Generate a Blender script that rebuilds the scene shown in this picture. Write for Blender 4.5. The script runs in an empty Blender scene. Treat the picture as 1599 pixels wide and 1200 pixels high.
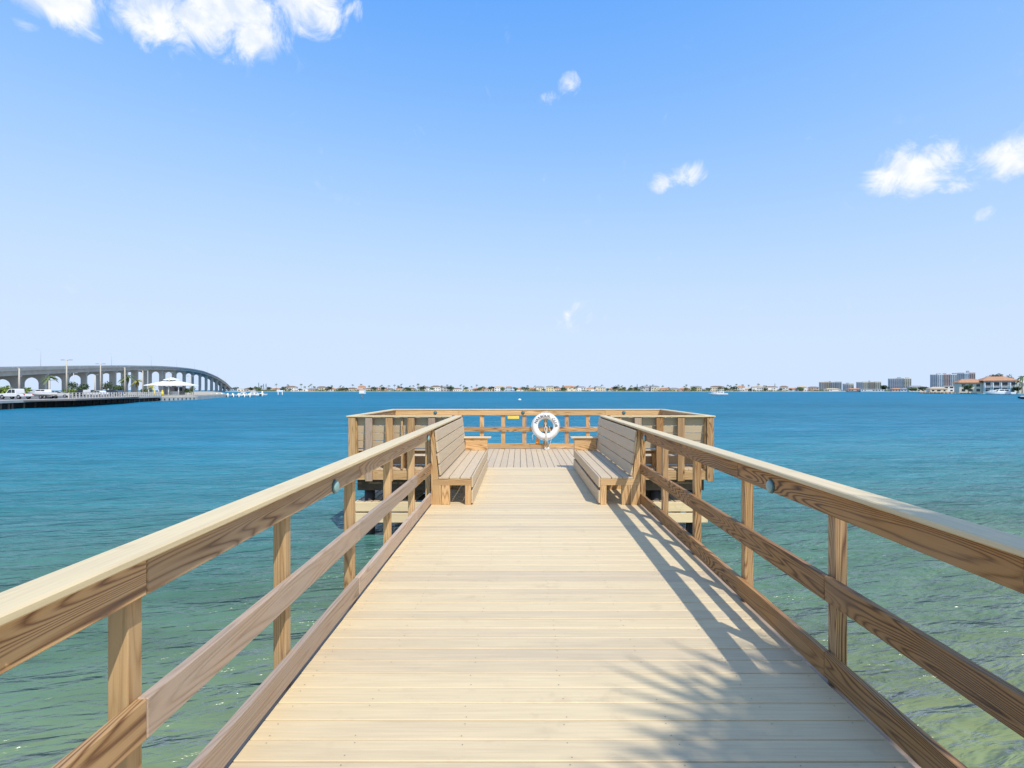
import bpy, bmesh, math, random
from mathutils import Vector, Matrix, noise as mnoise
R = random.Random(7)
SC = bpy.context.scene
COL = SC.collection
# ------------------------------------------------------------------ camera, sky, sun, exposure
CX, CH = -0.22, 1.6                      # eye: 22 cm left of the pier's centre line, 1.6 m above the deck
F, VX, VY = 828.0, 812.0, 609.5          # focal length and vanishing point in pixels of the 1599 px photo
cam = bpy.data.cameras.new('camera'); cam_o = bpy.data.objects.new('camera', cam); COL.objects.link(cam_o)
cam.sensor_width = 36; cam.lens = F/1599*36
cam.shift_x = (799.5-VX)/1599; cam.shift_y = (VY-600)/1599
cam.clip_start = 0.05; cam.clip_end = 9000
cam_o.location = (CX, 0, CH); cam_o.rotation_euler = (math.radians(90), 0, 0)
SC.camera = cam_o
SUN = Vector((0.38, -0.66, 1.0)).normalized()
sl = bpy.data.lights.new('sun', 'SUN'); sl.energy = 4.2; sl.angle = math.radians(0.53); sl.color = (1, .965, .90)
so = bpy.data.objects.new('sun', sl); COL.objects.link(so); so.location = (20, -30, 50)
so.rotation_euler = SUN.to_track_quat('Z', 'Y').to_euler()
SC.view_settings.view_transform = 'Standard'; SC.view_settings.look = 'None'
SC.view_settings.exposure = 0.0; SC.view_settings.gamma = 1

def N(nt, typ, **kw):
    n = nt.nodes.new(typ)
    for k, v in kw.items():
        if k.startswith('i_'):
            key = k[2:]
            n.inputs[int(key) if key.isdigit() else key.replace('_', ' ')].default_value = v
        else: setattr(n, k, v)
    return n
def math_n(nt, op, a, b=None, clamp=False):
    n = nt.nodes.new('ShaderNodeMath'); n.operation = op; n.use_clamp = clamp
    for i, v in enumerate((a, b)):
        if v is None: continue
        if isinstance(v, (int, float)): n.inputs[i].default_value = v
        else: nt.links.new(v, n.inputs[i])
    return n.outputs[0]
def vmath(nt, op, a, b=None):
    n = nt.nodes.new('ShaderNodeVectorMath'); n.operation = op
    for i, v in enumerate((a, b)):
        if v is None: continue
        if isinstance(v, (tuple, list, Vector)): n.inputs[i].default_value = v
        else: nt.links.new(v, n.inputs[i])
    return n
def ramp(nt, fac, stops, interp='LINEAR'):
    n = nt.nodes.new('ShaderNodeValToRGB'); n.color_ramp.interpolation = interp
    cr = n.color_ramp
    while len(cr.elements) < len(stops): cr.elements.new(0.5)
    for e, (p, c) in zip(cr.elements, stops):
        e.position = p; e.color = (c[0], c[1], c[2], 1) if len(c) == 3 else c
    nt.links.new(fac, n.inputs[0]); return n.outputs[0]
def mixc(nt, fac, a, b, blend='MIX'):
    n = nt.nodes.new('ShaderNodeMix'); n.data_type = 'RGBA'; n.blend_type = blend
    for i, v in ((0, fac), (6, a), (7, b)):
        if isinstance(v, (int, float)): n.inputs[i].default_value = v
        elif isinstance(v, (tuple, list)): n.inputs[i].default_value = (*v[:3], 1)
        else: nt.links.new(v, n.inputs[i])
    return n.outputs[2]
def noise(nt, vec, scale, detail=3, rough=.5, dist=0):
    n = N(nt, 'ShaderNodeTexNoise'); n.inputs['Scale'].default_value = scale
    n.inputs['Detail'].default_value = detail; n.inputs['Roughness'].default_value = rough
    n.inputs['Distortion'].default_value = dist
    if vec is not None: nt.links.new(vec, n.inputs['Vector'])
    return n.outputs[0]

# world: Nishita sky with fair-weather clouds placed by direction all round
w = bpy.data.worlds.new('World'); SC.world = w; w.use_nodes = True
nt = w.node_tree; nt.nodes.clear()
sky = N(nt, 'ShaderNodeTexSky', sky_type='NISHITA', sun_disc=False)
sky.sun_elevation = math.asin(SUN.z); sky.sun_rotation = math.atan2(SUN.x, SUN.y)
sky.altitude = 0; sky.air_density = 1.0; sky.dust_density = 0.4; sky.ozone_density = 2.0
# the photograph's bright, vivid tone: one film-like shoulder curve per channel over the whole sky
sep = N(nt, 'ShaderNodeSeparateColor'); com = N(nt, 'ShaderNodeCombineColor'); nt.links.new(sky.outputs[0], sep.inputs[0])
for i, (A_, k_, c_) in enumerate(((.655, 1.0, .62), (.80, .811, .568))):
    e_ = math_n(nt, 'EXPONENT', math_n(nt, 'MULTIPLY', math_n(nt, 'SUBTRACT', sep.outputs[i], c_), -k_))
    nt.links.new(math_n(nt, 'MAXIMUM', math_n(nt, 'MULTIPLY', math_n(nt, 'SUBTRACT', 1, e_), A_/.12), .6), com.inputs[i])
nt.links.new(math_n(nt, 'MULTIPLY', math_n(nt, 'POWER', sep.outputs[2], .06), 7.75), com.inputs[2])
bg = N(nt, 'ShaderNodeBackground'); bg.inputs[1].default_value = 0.12
nt.links.new(com.outputs[0], bg.inputs[0])
tc = N(nt, 'ShaderNodeTexCoord'); D = tc.outputs['Generated']
def pdir(px, py): return Vector(((px-VX)/F, 1, (VY-py)/F)).normalized()
clouds = [(245,18,100,1.3),(350,18,105,1.35),(398,62,55,1.15),(480,-4,85,1.25),(95,-8,85,1.2),(540,12,34,.7),(180,40,45,.75),(150,55,24,.6),(38,42,30,.5),
          (892,132,32,.78),(856,150,26,.66),(1072,270,38,1),(1034,286,30,.85),
          (1425,262,72,1.15),(1385,280,50,1),(1465,246,48,1),(1500,290,32,.7),(1580,242,62,1.15),(1640,215,80,1.1),(1250,230,40,.40),(1541,334,24,.55),
          (888,500,50,.34),(932,497,46,.36),(908,478,36,.34)]
cl = [(pdir(a, b), r/F*(pdir(a, b).y), s) for a, b, r, s in clouds]
rc = random.Random(3)
for az, el in ((60, 30), (100, 18), (140, 40), (190, 22), (235, 35), (275, 15), (310, 48), (20, 62)):
    a, el = math.radians(az), math.radians(el)
    v = Vector((math.sin(a)*math.cos(el), math.cos(a)*math.cos(el), math.sin(el)))
    for k in range(2): cl.append(((v+Vector((rc.gauss(0,.06), rc.gauss(0,.06), rc.gauss(0,.02)))).normalized(), rc.uniform(.07,.14), rc.uniform(.8, 1.1)))
acc = None
for c, r, s in cl:
    df = vmath(nt, 'SUBTRACT', D, tuple(c)).outputs[0]
    df = vmath(nt, 'MULTIPLY', df, (1/r, 1/r, 1.5/r)).outputs[0]
    ln = vmath(nt, 'LENGTH', df).outputs['Value']
    m = N(nt, 'ShaderNodeMapRange', interpolation_type='SMOOTHSTEP'); nt.links.new(ln, m.inputs[0])
    m.inputs[1].default_value = 1.3; m.inputs[2].default_value = 0; m.inputs[3].default_value = 0; m.inputs[4].default_value = s
    if acc is None: acc = m.outputs[0]
    else:
        mx = nt.nodes.new('ShaderNodeMath'); mx.operation = 'SMOOTH_MAX'; mx.inputs[2].default_value = .25
        nt.links.new(acc, mx.inputs[0]); nt.links.new(m.outputs[0], mx.inputs[1]); acc = mx.outputs[0]
acc = math_n(nt, 'SUBTRACT', acc, .05)
nz = noise(nt, D, 20, 8, .64, .6)
dens = math_n(nt, 'ADD', acc, math_n(nt, 'MULTIPLY', math_n(nt, 'SUBTRACT', nz, .5), 2.7))
dens = math_n(nt, 'MULTIPLY', dens, math_n(nt, 'MULTIPLY', acc, 4, True))
m = N(nt, 'ShaderNodeMapRange', interpolation_type='SMOOTHSTEP'); nt.links.new(dens, m.inputs[0])
m.inputs[1].default_value = .22; m.inputs[2].default_value = 1.15; m.inputs[3].default_value = 0; m.inputs[4].default_value = .97
cbg = N(nt, 'ShaderNodeBackground'); nt.links.new(ramp(nt, noise(nt, D, 26, 4, .55), [(.36, (.74, .82, .94)), (.56, (.98, .99, 1))]), cbg.inputs[0]); cbg.inputs[1].default_value = 1.05
ms = N(nt, 'ShaderNodeMixShader'); nt.links.new(m.outputs[0], ms.inputs[0]); nt.links.new(bg.outputs[0], ms.inputs[1]); nt.links.new(cbg.outputs[0], ms.inputs[2])
wo = N(nt, 'ShaderNodeOutputWorld'); nt.links.new(ms.outputs[0], wo.inputs[0])

# ------------------------------------------------------------------ materials
def new_mat(name):
    m = bpy.data.materials.new(name); m.use_nodes = True
    nt = m.node_tree; b = nt.nodes['Principled BSDF']
    return m, nt, b
def flat(name, col, rough=.6, var=.12, scale=3.0, metal=0, bump=0):
    m, nt, b = new_mat(name)
    tc = N(nt, 'ShaderNodeTexCoord'); oi = N(nt, 'ShaderNodeObjectInfo')
    v = vmath(nt, 'ADD', tc.outputs['Object'], None); nt.links.new(math_n(nt, 'MULTIPLY', oi.outputs['Random'], 31), v.inputs[1])
    n = noise(nt, v.outputs[0], scale, 4, .6)
    lo = tuple(c*(1-var) for c in col); hi = tuple(min(1, c*(1+var)) for c in col)
    nt.links.new(ramp(nt, n, [(.3, lo), (.7, hi)]), b.inputs['Base Color'])
    b.inputs['Roughness'].default_value = rough; b.inputs['Metallic'].default_value = metal
    if bump:
        bp = N(nt, 'ShaderNodeBump'); bp.inputs['Strength'].default_value = bump; bp.inputs['Distance'].default_value = .01
        nt.links.new(noise(nt, v.outputs[0], scale*12, 3), bp.inputs['Height']); nt.links.new(bp.outputs[0], b.inputs['Normal'])
    return m
def pine(name, dark, mid, light, contrast=1.0, rings=8.0, grey=(.42,.36,.32), greyamt=.25):
    m, nt, b = new_mat(name)
    tc = N(nt, 'ShaderNodeTexCoord'); oi = N(nt, 'ShaderNodeObjectInfo')
    add = vmath(nt, 'ADD', tc.outputs['Object']); nt.links.new(math_n(nt, 'MULTIPLY', oi.outputs['Random'], 53), add.inputs[1])
    v = add.outputs[0]
    st = vmath(nt, 'MULTIPLY', v, (.36, 4.6, 4.6)).outputs[0]
    n1 = noise(nt, st, 1.0, 2.2, .42, .15)
    s = math_n(nt, 'SINE', math_n(nt, 'MULTIPLY', n1, 2*math.pi*rings))
    s = math_n(nt, 'POWER', math_n(nt, 'ADD', math_n(nt, 'MULTIPLY', s, .5), .5), .45)
    amp = noise(nt, vmath(nt, 'MULTIPLY', v, (1.1, 7, 7)).outputs[0], 1, 2, .5)
    amp = math_n(nt, 'MULTIPLY', ramp(nt, amp, [(.3, (.35,.35,.35)), (.65, (1,1,1))]), contrast)
    s = math_n(nt, 'SUBTRACT', 1, math_n(nt, 'MULTIPLY', math_n(nt, 'SUBTRACT', 1, s), amp))
    st2 = vmath(nt, 'MULTIPLY', v, (5, 220, 220)).outputs[0]
    fib = noise(nt, st2, 1, 2, .6)
    s = math_n(nt, 'ADD', math_n(nt, 'MULTIPLY', s, .86), math_n(nt, 'MULTIPLY', math_n(nt, 'SUBTRACT', fib, .5), .6), True)
    c = ramp(nt, s, [(0, dark), (.38, mid), (.78, light), (1, tuple(x*1.08 for x in light))])
    st3 = vmath(nt, 'MULTIPLY', v, (1.3, 3, 3)).outputs[0]
    g = ramp(nt, noise(nt, st3, 1.3, 4, .6), [(.42, (0,0,0)), (.68, (1,1,1))])
    c = mixc(nt, math_n(nt, 'MULTIPLY', g, greyamt), c, grey)
    tone = math_n(nt, 'ADD', math_n(nt, 'MULTIPLY', oi.outputs['Random'], .35), .83)
    tn = N(nt, 'ShaderNodeCombineXYZ')
    for i in range(3): nt.links.new(tone, tn.inputs[i])
    c = mixc(nt, 1, c, tn.outputs[0], 'MULTIPLY')
    nt.links.new(c, b.inputs['Base Color']); b.inputs['Roughness'].default_value = .62
    bp = N(nt, 'ShaderNodeBump'); bp.inputs['Strength'].default_value = .35; bp.inputs['Distance'].default_value = .004
    nt.links.new(s, bp.inputs['Height']); nt.links.new(bp.outputs[0], b.inputs['Normal'])
    return m
def composite(name, col, grey, spread=.5, stain=.35):
    m, nt, b = new_mat(name)
    tc = N(nt, 'ShaderNodeTexCoord'); oi = N(nt, 'ShaderNodeObjectInfo')
    add = vmath(nt, 'ADD', tc.outputs['Object']); nt.links.new(math_n(nt, 'MULTIPLY', oi.outputs['Random'], 71), add.inputs[1])
    v = add.outputs[0]
    streak = noise(nt, vmath(nt, 'MULTIPLY', v, (2.2, 60, 60)).outputs[0], 1, 3, .6)
    broad = noise(nt, vmath(nt, 'MULTIPLY', v, (1.6, 5, 5)).outputs[0], 1, 4, .6)
    f = ramp(nt, oi.outputs['Random'], [(.45, (0,0,0)), (.95, (1,1,1))])
    f = math_n(nt, 'MULTIPLY', f, spread)
    f = math_n(nt, 'ADD', f, math_n(nt, 'MULTIPLY', math_n(nt, 'SUBTRACT', broad, .5), stain), True)
    c = mixc(nt, f, col, grey)
    k = math_n(nt, 'ADD', math_n(nt, 'MULTIPLY', streak, .42), .79)
    kc = N(nt, 'ShaderNodeCombineXYZ')
    for i in range(3): nt.links.new(k, kc.inputs[i])
    c = mixc(nt, 1, c, kc.outputs[0], 'MULTIPLY')
    sp = ramp(nt, noise(nt, v, 5.5, 5, .65), [(.58, (0,0,0)), (.78, (1,1,1))])
    c = mixc(nt, math_n(nt, 'MULTIPLY', sp, .42), c, (.42, .31, .19))
    nt.links.new(c, b.inputs['Base Color']); b.inputs['Roughness'].default_value = .58
    bp = N(nt, 'ShaderNodeBump'); bp.inputs['Strength'].default_value = .22; bp.inputs['Distance'].default_value = .002
    nt.links.new(streak, bp.inputs['Height']); nt.links.new(bp.outputs[0], b.inputs['Normal'])
    return m
M = {}
M['deck'] = composite('cream composite board', (.665, .52, .305), (.47, .365, .25), .45, .6)
M['cap'] = composite('cream cap board', (.68, .535, .31), (.58, .455, .28), .25, .2)
M['bench'] = composite('taupe composite board', (.585, .45, .29), (.5, .385, .255), .4, .2)
M['landing'] = composite('sun-bright cream board', (.80, .62, .36), (.7, .54, .32), .3, .2)  # cream board with sunlit brightness put into its colour
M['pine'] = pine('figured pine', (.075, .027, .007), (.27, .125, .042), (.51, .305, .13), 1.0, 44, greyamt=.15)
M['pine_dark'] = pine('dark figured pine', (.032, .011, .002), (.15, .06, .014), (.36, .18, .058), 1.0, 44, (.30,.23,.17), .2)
M['pine_tan'] = pine('tan pine', (.13, .058, .02), (.35, .195, .09), (.52, .33, .17), 1.0, 32, (.44,.34,.25), .35)
M['pine_grey'] = pine('weathered pine', (.19, .11, .065), (.36, .245, .16), (.46, .33, .23), .8, 30, (.40,.325,.265), .5)
M['pine_gold'] = pine('golden pine', (.18, .075, .02), (.42, .23, .085), (.58, .365, .165), .9, 28, greyamt=.1)
M['pile'] = flat('tarred pile', (.035, .035, .04), .7, .4, 4)
M['under'] = flat('dark underdeck timber', (.12, .085, .055), .8, .3, 3)
M['screw'] = flat('screw head', (.22, .19, .16), .5)
M['teal'] = flat('pale teal plastic', (.26, .42, .40), .3, .1)
M['teal_dark'] = flat('dark teal plastic', (.06, .16, .19), .3, .1)
M['black'] = flat('black paint', (.02, .02, .022), .5)
M['white'] = flat('white paint', (.8, .8, .78), .4, .05)
M['ring'] = flat('white vinyl', (.82, .82, .8), .35, .05, 6)
M['rope'] = flat('white rope', (.66, .63, .56), .85, .15, 40, 0, .5)
M['orange'] = flat('orange nylon', (.85, .3, .03), .6)
M['yellow'] = flat('yellow plastic', (.85, .62, .05), .45, .06)
M['concrete'] = flat('bridge concrete', (.36, .37, .36), .8, .14, .15)
M['concrete_light'] = flat('pale concrete', (.52, .49, .44), .85, .12, .4)
M['asphalt'] = flat('car park asphalt', (.16, .15, .14), .9, .2, .2)
M['sand'] = flat('sandy ground', (.42, .37, .28), .95, .2, .05)
M['grass'] = flat('lawn', (.10, .14, .05), .95, .3, .1)
M['glass'] = flat('dark window glass', (.025, .035, .045), .08, .2)
M['glass_blue'] = flat('blue tinted glazing', (.05, .10, .17), .12, .2)
M['tyre'] = flat('tyre rubber', (.02, .02, .02), .8)
M['rim'] = flat('alloy rim', (.45, .45, .46), .35, .05, 3, .8)
M['metal'] = flat('galvanised metal', (.45, .45, .44), .45, .1, 3, .6)
M['trunk'] = flat('palm trunk', (.20, .16, .12), .9, .3, 6, 0, .5)
M['lamp_pole'] = flat('beige concrete lamp pole', (.50, .45, .37), .8, .08)
M['red'] = flat('red light', (.45, .05, .03), .4)
for nme, c in dict(paint_white=(.78,.78,.77), paint_black=(.02,.02,.025), paint_blue=(.03,.09,.2), paint_silver=(.5,.51,.52), paint_navy=(.012,.02,.06), paint_red=(.35,.04,.03)).items():
    M[nme] = flat(nme.replace('_', ' '), c, .22, .03)
WALLS = {'white': (.74,.73,.7), 'cream': (.68,.6,.46), 'pink': (.62,.43,.36), 'grey': (.42,.42,.42), 'tan': (.5,.4,.29), 'pale yellow': (.7,.6,.36), 'pale blue': (.45,.54,.6)}
ROOFS = {'terracotta': (.46,.235,.125), 'grey': (.27,.27,.28), 'brown': (.2,.13,.09), 'white': (.68,.67,.65), 'sand coloured': (.5,.41,.3)}
for k, c in WALLS.items(): M['wall_'+k] = flat(k+' stucco', c, .85, .06, .3)
for k, c in ROOFS.items(): M['roof_'+k] = flat(k+' roof', c, .8, .15, .6)
def leafmat(name, a, b_):
    m, nt, b = new_mat(name)
    g = N(nt, 'ShaderNodeNewGeometry'); tc = N(nt, 'ShaderNodeTexCoord')
    n = noise(nt, tc.outputs['Object'], 1.2, 3)
    r = math_n(nt, 'ADD', math_n(nt, 'MULTIPLY', g.outputs['Random Per Island'], .6), math_n(nt, 'MULTIPLY', n, .5), True)
    nt.links.new(ramp(nt, r, [(.1, a), (.9, b_)]), b.inputs['Base Color']); b.inputs['Roughness'].default_value = .6
    return m
M['leaf'] = leafmat('broad leaves', (.025,.05,.015), (.10,.15,.04))
M['leaf_dark'] = leafmat('dark leaves', (.015,.035,.015), (.05,.085,.03))
M['leaf_bright'] = leafmat('bright leaves', (.06,.12,.015), (.2,.26,.03))
M['leaf_palm'] = leafmat('palm leaves', (.04,.07,.02), (.14,.18,.06))
M['leaf_gold'] = leafmat('golden palm leaves', (.16,.16,.02), (.4,.34,.05))
def windows_mat(name, wall, glass, fw, fh):
    # far tower facade grain only; balconies are geometry
    return flat(name, wall, .8, .08, .2)

# water
def water_mat():
    m, nt, b = new_mat('bay water')
    g = N(nt, 'ShaderNodeNewGeometry'); P = g.outputs['Position']
    sx = N(nt, 'ShaderNodeSeparateXYZ'); nt.links.new(P, sx.inputs[0])
    x, y = sx.outputs[0], sx.outputs[1]
    # depth of the bay grows away from the shore: shallow green to deep blue
    big = noise(nt, P, .12, 3, .5)
    dep = math_n(nt, 'ADD', y, math_n(nt, 'MULTIPLY', x, -.24))
    dep = math_n(nt, 'ADD', dep, math_n(nt, 'MULTIPLY', math_n(nt, 'SUBTRACT', big, .5), 7))
    dep = math_n(nt, 'MAXIMUM', dep, .3)
    lg = math_n(nt, 'DIVIDE', math_n(nt, 'LOGARITHM', dep, 10.0), 3.0)      # 1 m -> 0, 10 m -> .33, 100 m -> .67, 1 km -> 1
    col = ramp(nt, lg, [(.05, (.27, .32, .135)), (.20, (.155, .19, .092)), (.31, (.082, .168, .112)), (.41, (.032, .185, .21)), (.52, (.010, .175, .26)), (.7, (.004, .165, .27)), (1, (.004, .16, .265))])
    patch = noise(nt, vmath(nt, 'MULTIPLY', P, (.006, .02, 1)).outputs[0], 1, 4, .55)
    lane = noise(nt, vmath(nt, 'MULTIPLY', P, (.028, .14, 1)).outputs[0], 1, 4, .6, .4)
    lane2 = noise(nt, vmath(nt, 'MULTIPLY', P, (.16, .75, 1)).outputs[0], 1, 4, .65, .5)
    ripple_tone = math_n(nt, 'ADD', math_n(nt, 'MULTIPLY', math_n(nt, 'SUBTRACT', lane, .5), .55), math_n(nt, 'MULTIPLY', math_n(nt, 'SUBTRACT', lane2, .5), 1.15))
    lane3 = noise(nt, vmath(nt, 'MULTIPLY', P, (.7, 3.2, 1)).outputs[0], 1, 3, .6, .5)
    ripple_tone = math_n(nt, 'ADD', ripple_tone, math_n(nt, 'MULTIPLY', math_n(nt, 'SUBTRACT', lane3, .5), .6))
    k = math_n(nt, 'ADD', math_n(nt, 'ADD', math_n(nt, 'MULTIPLY', patch, .5), .74), math_n(nt, 'MULTIPLY', ripple_tone, .75))  # light and dark of the ripples is painted into the water colour too
    kc = N(nt, 'ShaderNodeCombineXYZ')
    for i in range(3): nt.links.new(k, kc.inputs[i])
    col = mixc(nt, 1, col, kc.outputs[0], 'MULTIPLY')
    rot = N(nt, 'ShaderNodeVectorRotate', rotation_type='Z_AXIS'); nt.links.new(P, rot.inputs['Vector']); rot.inputs['Angle'].default_value = math.radians(-14)
    rv = rot.outputs[0]
    w1 = noise(nt, vmath(nt, 'MULTIPLY', rv, (.75, 2.4, 1)).outputs[0], 1.0, 3, .55, .6)
    w2 = noise(nt, vmath(nt, 'MULTIPLY', rv, (2.2, 7.5, 1)).outputs[0], 1.0, 3, .6, .5)
    w3 = noise(nt, vmath(nt, 'MULTIPLY', rv, (.1, .3, 1)).outputs[0], 1.0, 2, .5)
    h = math_n(nt, 'ADD', math_n(nt, 'MULTIPLY', w1, .36), math_n(nt, 'MULTIPLY', w2, .10))
    h = math_n(nt, 'ADD', h, math_n(nt, 'MULTIPLY', w3, 1.1))
    bp = N(nt, 'ShaderNodeBump'); bp.inputs['Strength'].default_value = 1.0; bp.inputs['Distance'].default_value = 1.0
    nt.links.new(h, bp.inputs['Height'])
    # turbid water body under a choppy surface: steep little waves keep the mean reflectance well below that of flat water
    df = N(nt, 'ShaderNodeBsdfDiffuse'); nt.links.new(col, df.inputs[0])
    bp2 = N(nt, 'ShaderNodeBump'); bp2.inputs['Strength'].default_value = .95; bp2.inputs['Distance'].default_value = 1.0
    nt.links.new(h, bp2.inputs['Height']); nt.links.new(bp2.outputs[0], df.inputs['Normal'])
    gl = N(nt, 'ShaderNodeBsdfGlossy'); gl.inputs[0].default_value = (1, 1, 1, 1); nt.links.new(bp.outputs[0], gl.inputs['Normal'])
    nt.links.new(math_n(nt, 'ADD', math_n(nt, 'MULTIPLY', lg, .10), .14, True), gl.inputs['Roughness'])
    fr = N(nt, 'ShaderNodeFresnel'); fr.inputs['IOR'].default_value = 1.33; nt.links.new(bp.outputs[0], fr.inputs['Normal'])
    mx = N(nt, 'ShaderNodeMixShader'); nt.links.new(math_n(nt, 'MULTIPLY', math_n(nt, 'MULTIPLY', fr.outputs[0], math_n(nt, 'SUBTRACT', .70, math_n(nt, 'MULTIPLY', lg, .52))), math_n(nt, 'ADD', math_n(nt, 'MULTIPLY', ripple_tone, 1.1), 1.0)), mx.inputs[0])
    nt.links.new(df.outputs[0], mx.inputs[1]); nt.links.new(gl.outputs[0], mx.inputs[2])
    nt.nodes.remove(b); nt.links.new(mx.outputs[0], nt.nodes['Material Output'].inputs[0])
    return m
M['water'] = water_mat()

# ------------------------------------------------------------------ helpers
def link(name, me, mat, parent=None, loc=(0,0,0), rot=(0,0,0), scale=None):
    o = bpy.data.objects.new(name, me); COL.objects.link(o)
    if mat is not None and not me.materials: me.materials.append(M[mat])
    o.location = loc; o.rotation_euler = rot
    if scale: o.scale = scale
    if parent is not None: o.parent = parent
    return o
def tag(o, label=None, cat=None, group=None, kind=None):
    if label: o['label'] = label
    if cat: o['category'] = cat
    if group: o['group'] = group
    if kind: o['kind'] = kind
    return o
def thing(name, label, cat, loc=(0,0,0), rz=0, group=None):
    o = bpy.data.objects.new(name, None); COL.objects.link(o); o.empty_display_size = .2
    o.location = loc; o.rotation_euler = (0, 0, rz)
    return tag(o, label, cat, group)
def bm_mesh(name, bm, smooth=False):
    me = bpy.data.meshes.new(name); bm.normal_update(); bm.to_mesh(me); bm.free()
    if smooth:
        for p in me.polygons: p.use_smooth = True
    return me
CACHE = {}
def box_mesh(dx, dy, dz, mat, bev=.003):
    key = (round(dx, 4), round(dy, 4), round(dz, 4), mat, bev)
    if key in CACHE: return CACHE[key]
    bm = bmesh.new(); bmesh.ops.create_cube(bm, size=1)
    bmesh.ops.scale(bm, vec=(dx, dy, dz), verts=bm.verts)
    if bev: bmesh.ops.bevel(bm, geom=bm.edges[:], offset=bev, segments=1, affect='EDGES')
    me = bm_mesh('board', bm); me.materials.append(M[mat]); CACHE[key] = me
    return me
def board(name, parent, lo, hi, mat, axis=0, bev=.003, rot=(0,0,0)):
    """a board between two corners; axis = its long side, which becomes the mesh's own X so the grain follows it"""
    d = [hi[i]-lo[i] for i in range(3)]; c = [(hi[i]+lo[i])/2 for i in range(3)]
    if axis == 0: me = box_mesh(d[0], d[1], d[2], mat, bev); r = (0, 0, 0)
    elif axis == 1: me = box_mesh(d[1], d[0], d[2], mat, bev); r = (0, 0, math.pi/2)
    else: me = box_mesh(d[2], d[1], d[0], mat, bev); r = (0, math.pi/2, 0)
    o = link(name, me, None, parent, c, r)
    return o
def raw_box(bm, lo, hi):
    vs = [bm.verts.new((x, y, z)) for z in (lo[2], hi[2]) for y in (lo[1], hi[1]) for x in (lo[0], hi[0])]
    for f in ((0,2,3,1), (4,5,7,6), (0,1,5,4), (2,6,7,3), (0,4,6,2), (1,3,7,5)): bm.faces.new([vs[i] for i in f])
def boxes(name, parent, lst, mat, loc=(0,0,0), rz=0):
    bm = bmesh.new()
    for lo, hi in lst: raw_box(bm, lo, hi)
    return link(name, bm_mesh(name, bm), mat, parent, loc, (0, 0, rz))
def prism(name, parent, pts, axis, a, b, mat, loc=(0,0,0), rz=0, bev=0):
    """polygon pts in the plane normal to axis, extruded from a to b"""
    bm = bmesh.new()
    def mk(p, t): return {0: (t, p[0], p[1]), 1: (p[0], t, p[1]), 2: (p[0], p[1], t)}[axis]
    A = [bm.verts.new(mk(p, a)) for p in pts]; B = [bm.verts.new(mk(p, b)) for p in pts]
    bm.faces.new(A); bm.faces.new(B[::-1])
    n = len(pts)
    for i in range(n): bm.faces.new((A[i], B[i], B[(i+1) % n], A[(i+1) % n]))
    bmesh.ops.recalc_face_normals(bm, faces=bm.faces)
    if bev: bmesh.ops.bevel(bm, geom=bm.edges[:], offset=bev, segments=2, affect='EDGES')
    return link(name, bm_mesh(name, bm), mat, parent, loc, (0, 0, rz))
def cyl_mesh(r0, r1, h, seg, mat, smooth=True):
    key = ('cyl', round(r0, 4), round(r1, 4), round(h, 4), seg, mat)
    if key in CACHE: return CACHE[key]
    bm = bmesh.new(); bmesh.ops.create_cone(bm, cap_ends=True, segments=seg, radius1=r0, radius2=r1, depth=h)
    bmesh.ops.translate(bm, vec=(0, 0, h/2), verts=bm.verts)
    me = bm_mesh('round', bm)
    for p in me.polygons: p.use_smooth = smooth and len(p.vertices) == 4
    me.materials.append(M[mat]); CACHE[key] = me
    return me
def cyl(name, parent, base, r0, r1, h, mat, seg=12, rot=(0,0,0)): return link(name, cyl_mesh(r0, r1, h, seg, mat), None, parent, base, rot)
def tube(name, parent, pts, r, mat, seg=6, loc=(0,0,0)):
    bm = bmesh.new(); rings = []
    pts = [Vector(p) for p in pts]
    rr = r if isinstance(r, (list, tuple)) else [r]*len(pts)
    for i, p in enumerate(pts):
        t = (pts[min(i+1, len(pts)-1)]-pts[max(i-1, 0)]).normalized()
        u = t.orthogonal().normalized() if i == 0 else (u - t*u.dot(t)).normalized()
        v = t.cross(u)
        rings.append([bm.verts.new(p+(u*math.cos(k*2*math.pi/seg)+v*math.sin(k*2*math.pi/seg))*rr[i]) for k in range(seg)])
    for a, b in zip(rings, rings[1:]):
        for k in range(seg): bm.faces.new((a[k], a[(k+1) % seg], b[(k+1) % seg], b[k]))
    bm.faces.new(rings[0][::-1]); bm.faces.new(rings[-1])
    return link(name, bm_mesh(name, bm, True), mat, parent, loc)
def at(px, d, z=0.0): return Vector((CX+(px-VX)/F*d, d, z))
def zat(py, d): return CH-(py-VY)*d/F
WZ = -1.4

# ------------------------------------------------------------------ setting
bm = bmesh.new()
vs = [bm.verts.new(p) for p in ((-6000,-400,WZ), (6000,-400,WZ), (6000,8000,WZ), (-6000,8000,WZ))]; bm.faces.new(vs)
tag(link('water', bm_mesh('water', bm), 'water'), kind='structure')

# near shore behind the viewer: lawn behind a seawall
o = prism('shore_ground', None, [(-40,-2.6), (40,-2.6), (40,-60), (-40,-60)], 2, WZ-1, -.12, 'grass'); tag(o, kind='structure')
sw = tag(prism('seawall', None, [(-40,-2.3), (40,-2.3), (40,-2.62), (-40,-2.62)], 2, WZ-1, -.06, 'concrete_light'), 'pale concrete seawall at the shore end of the pier', 'seawall')

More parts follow.
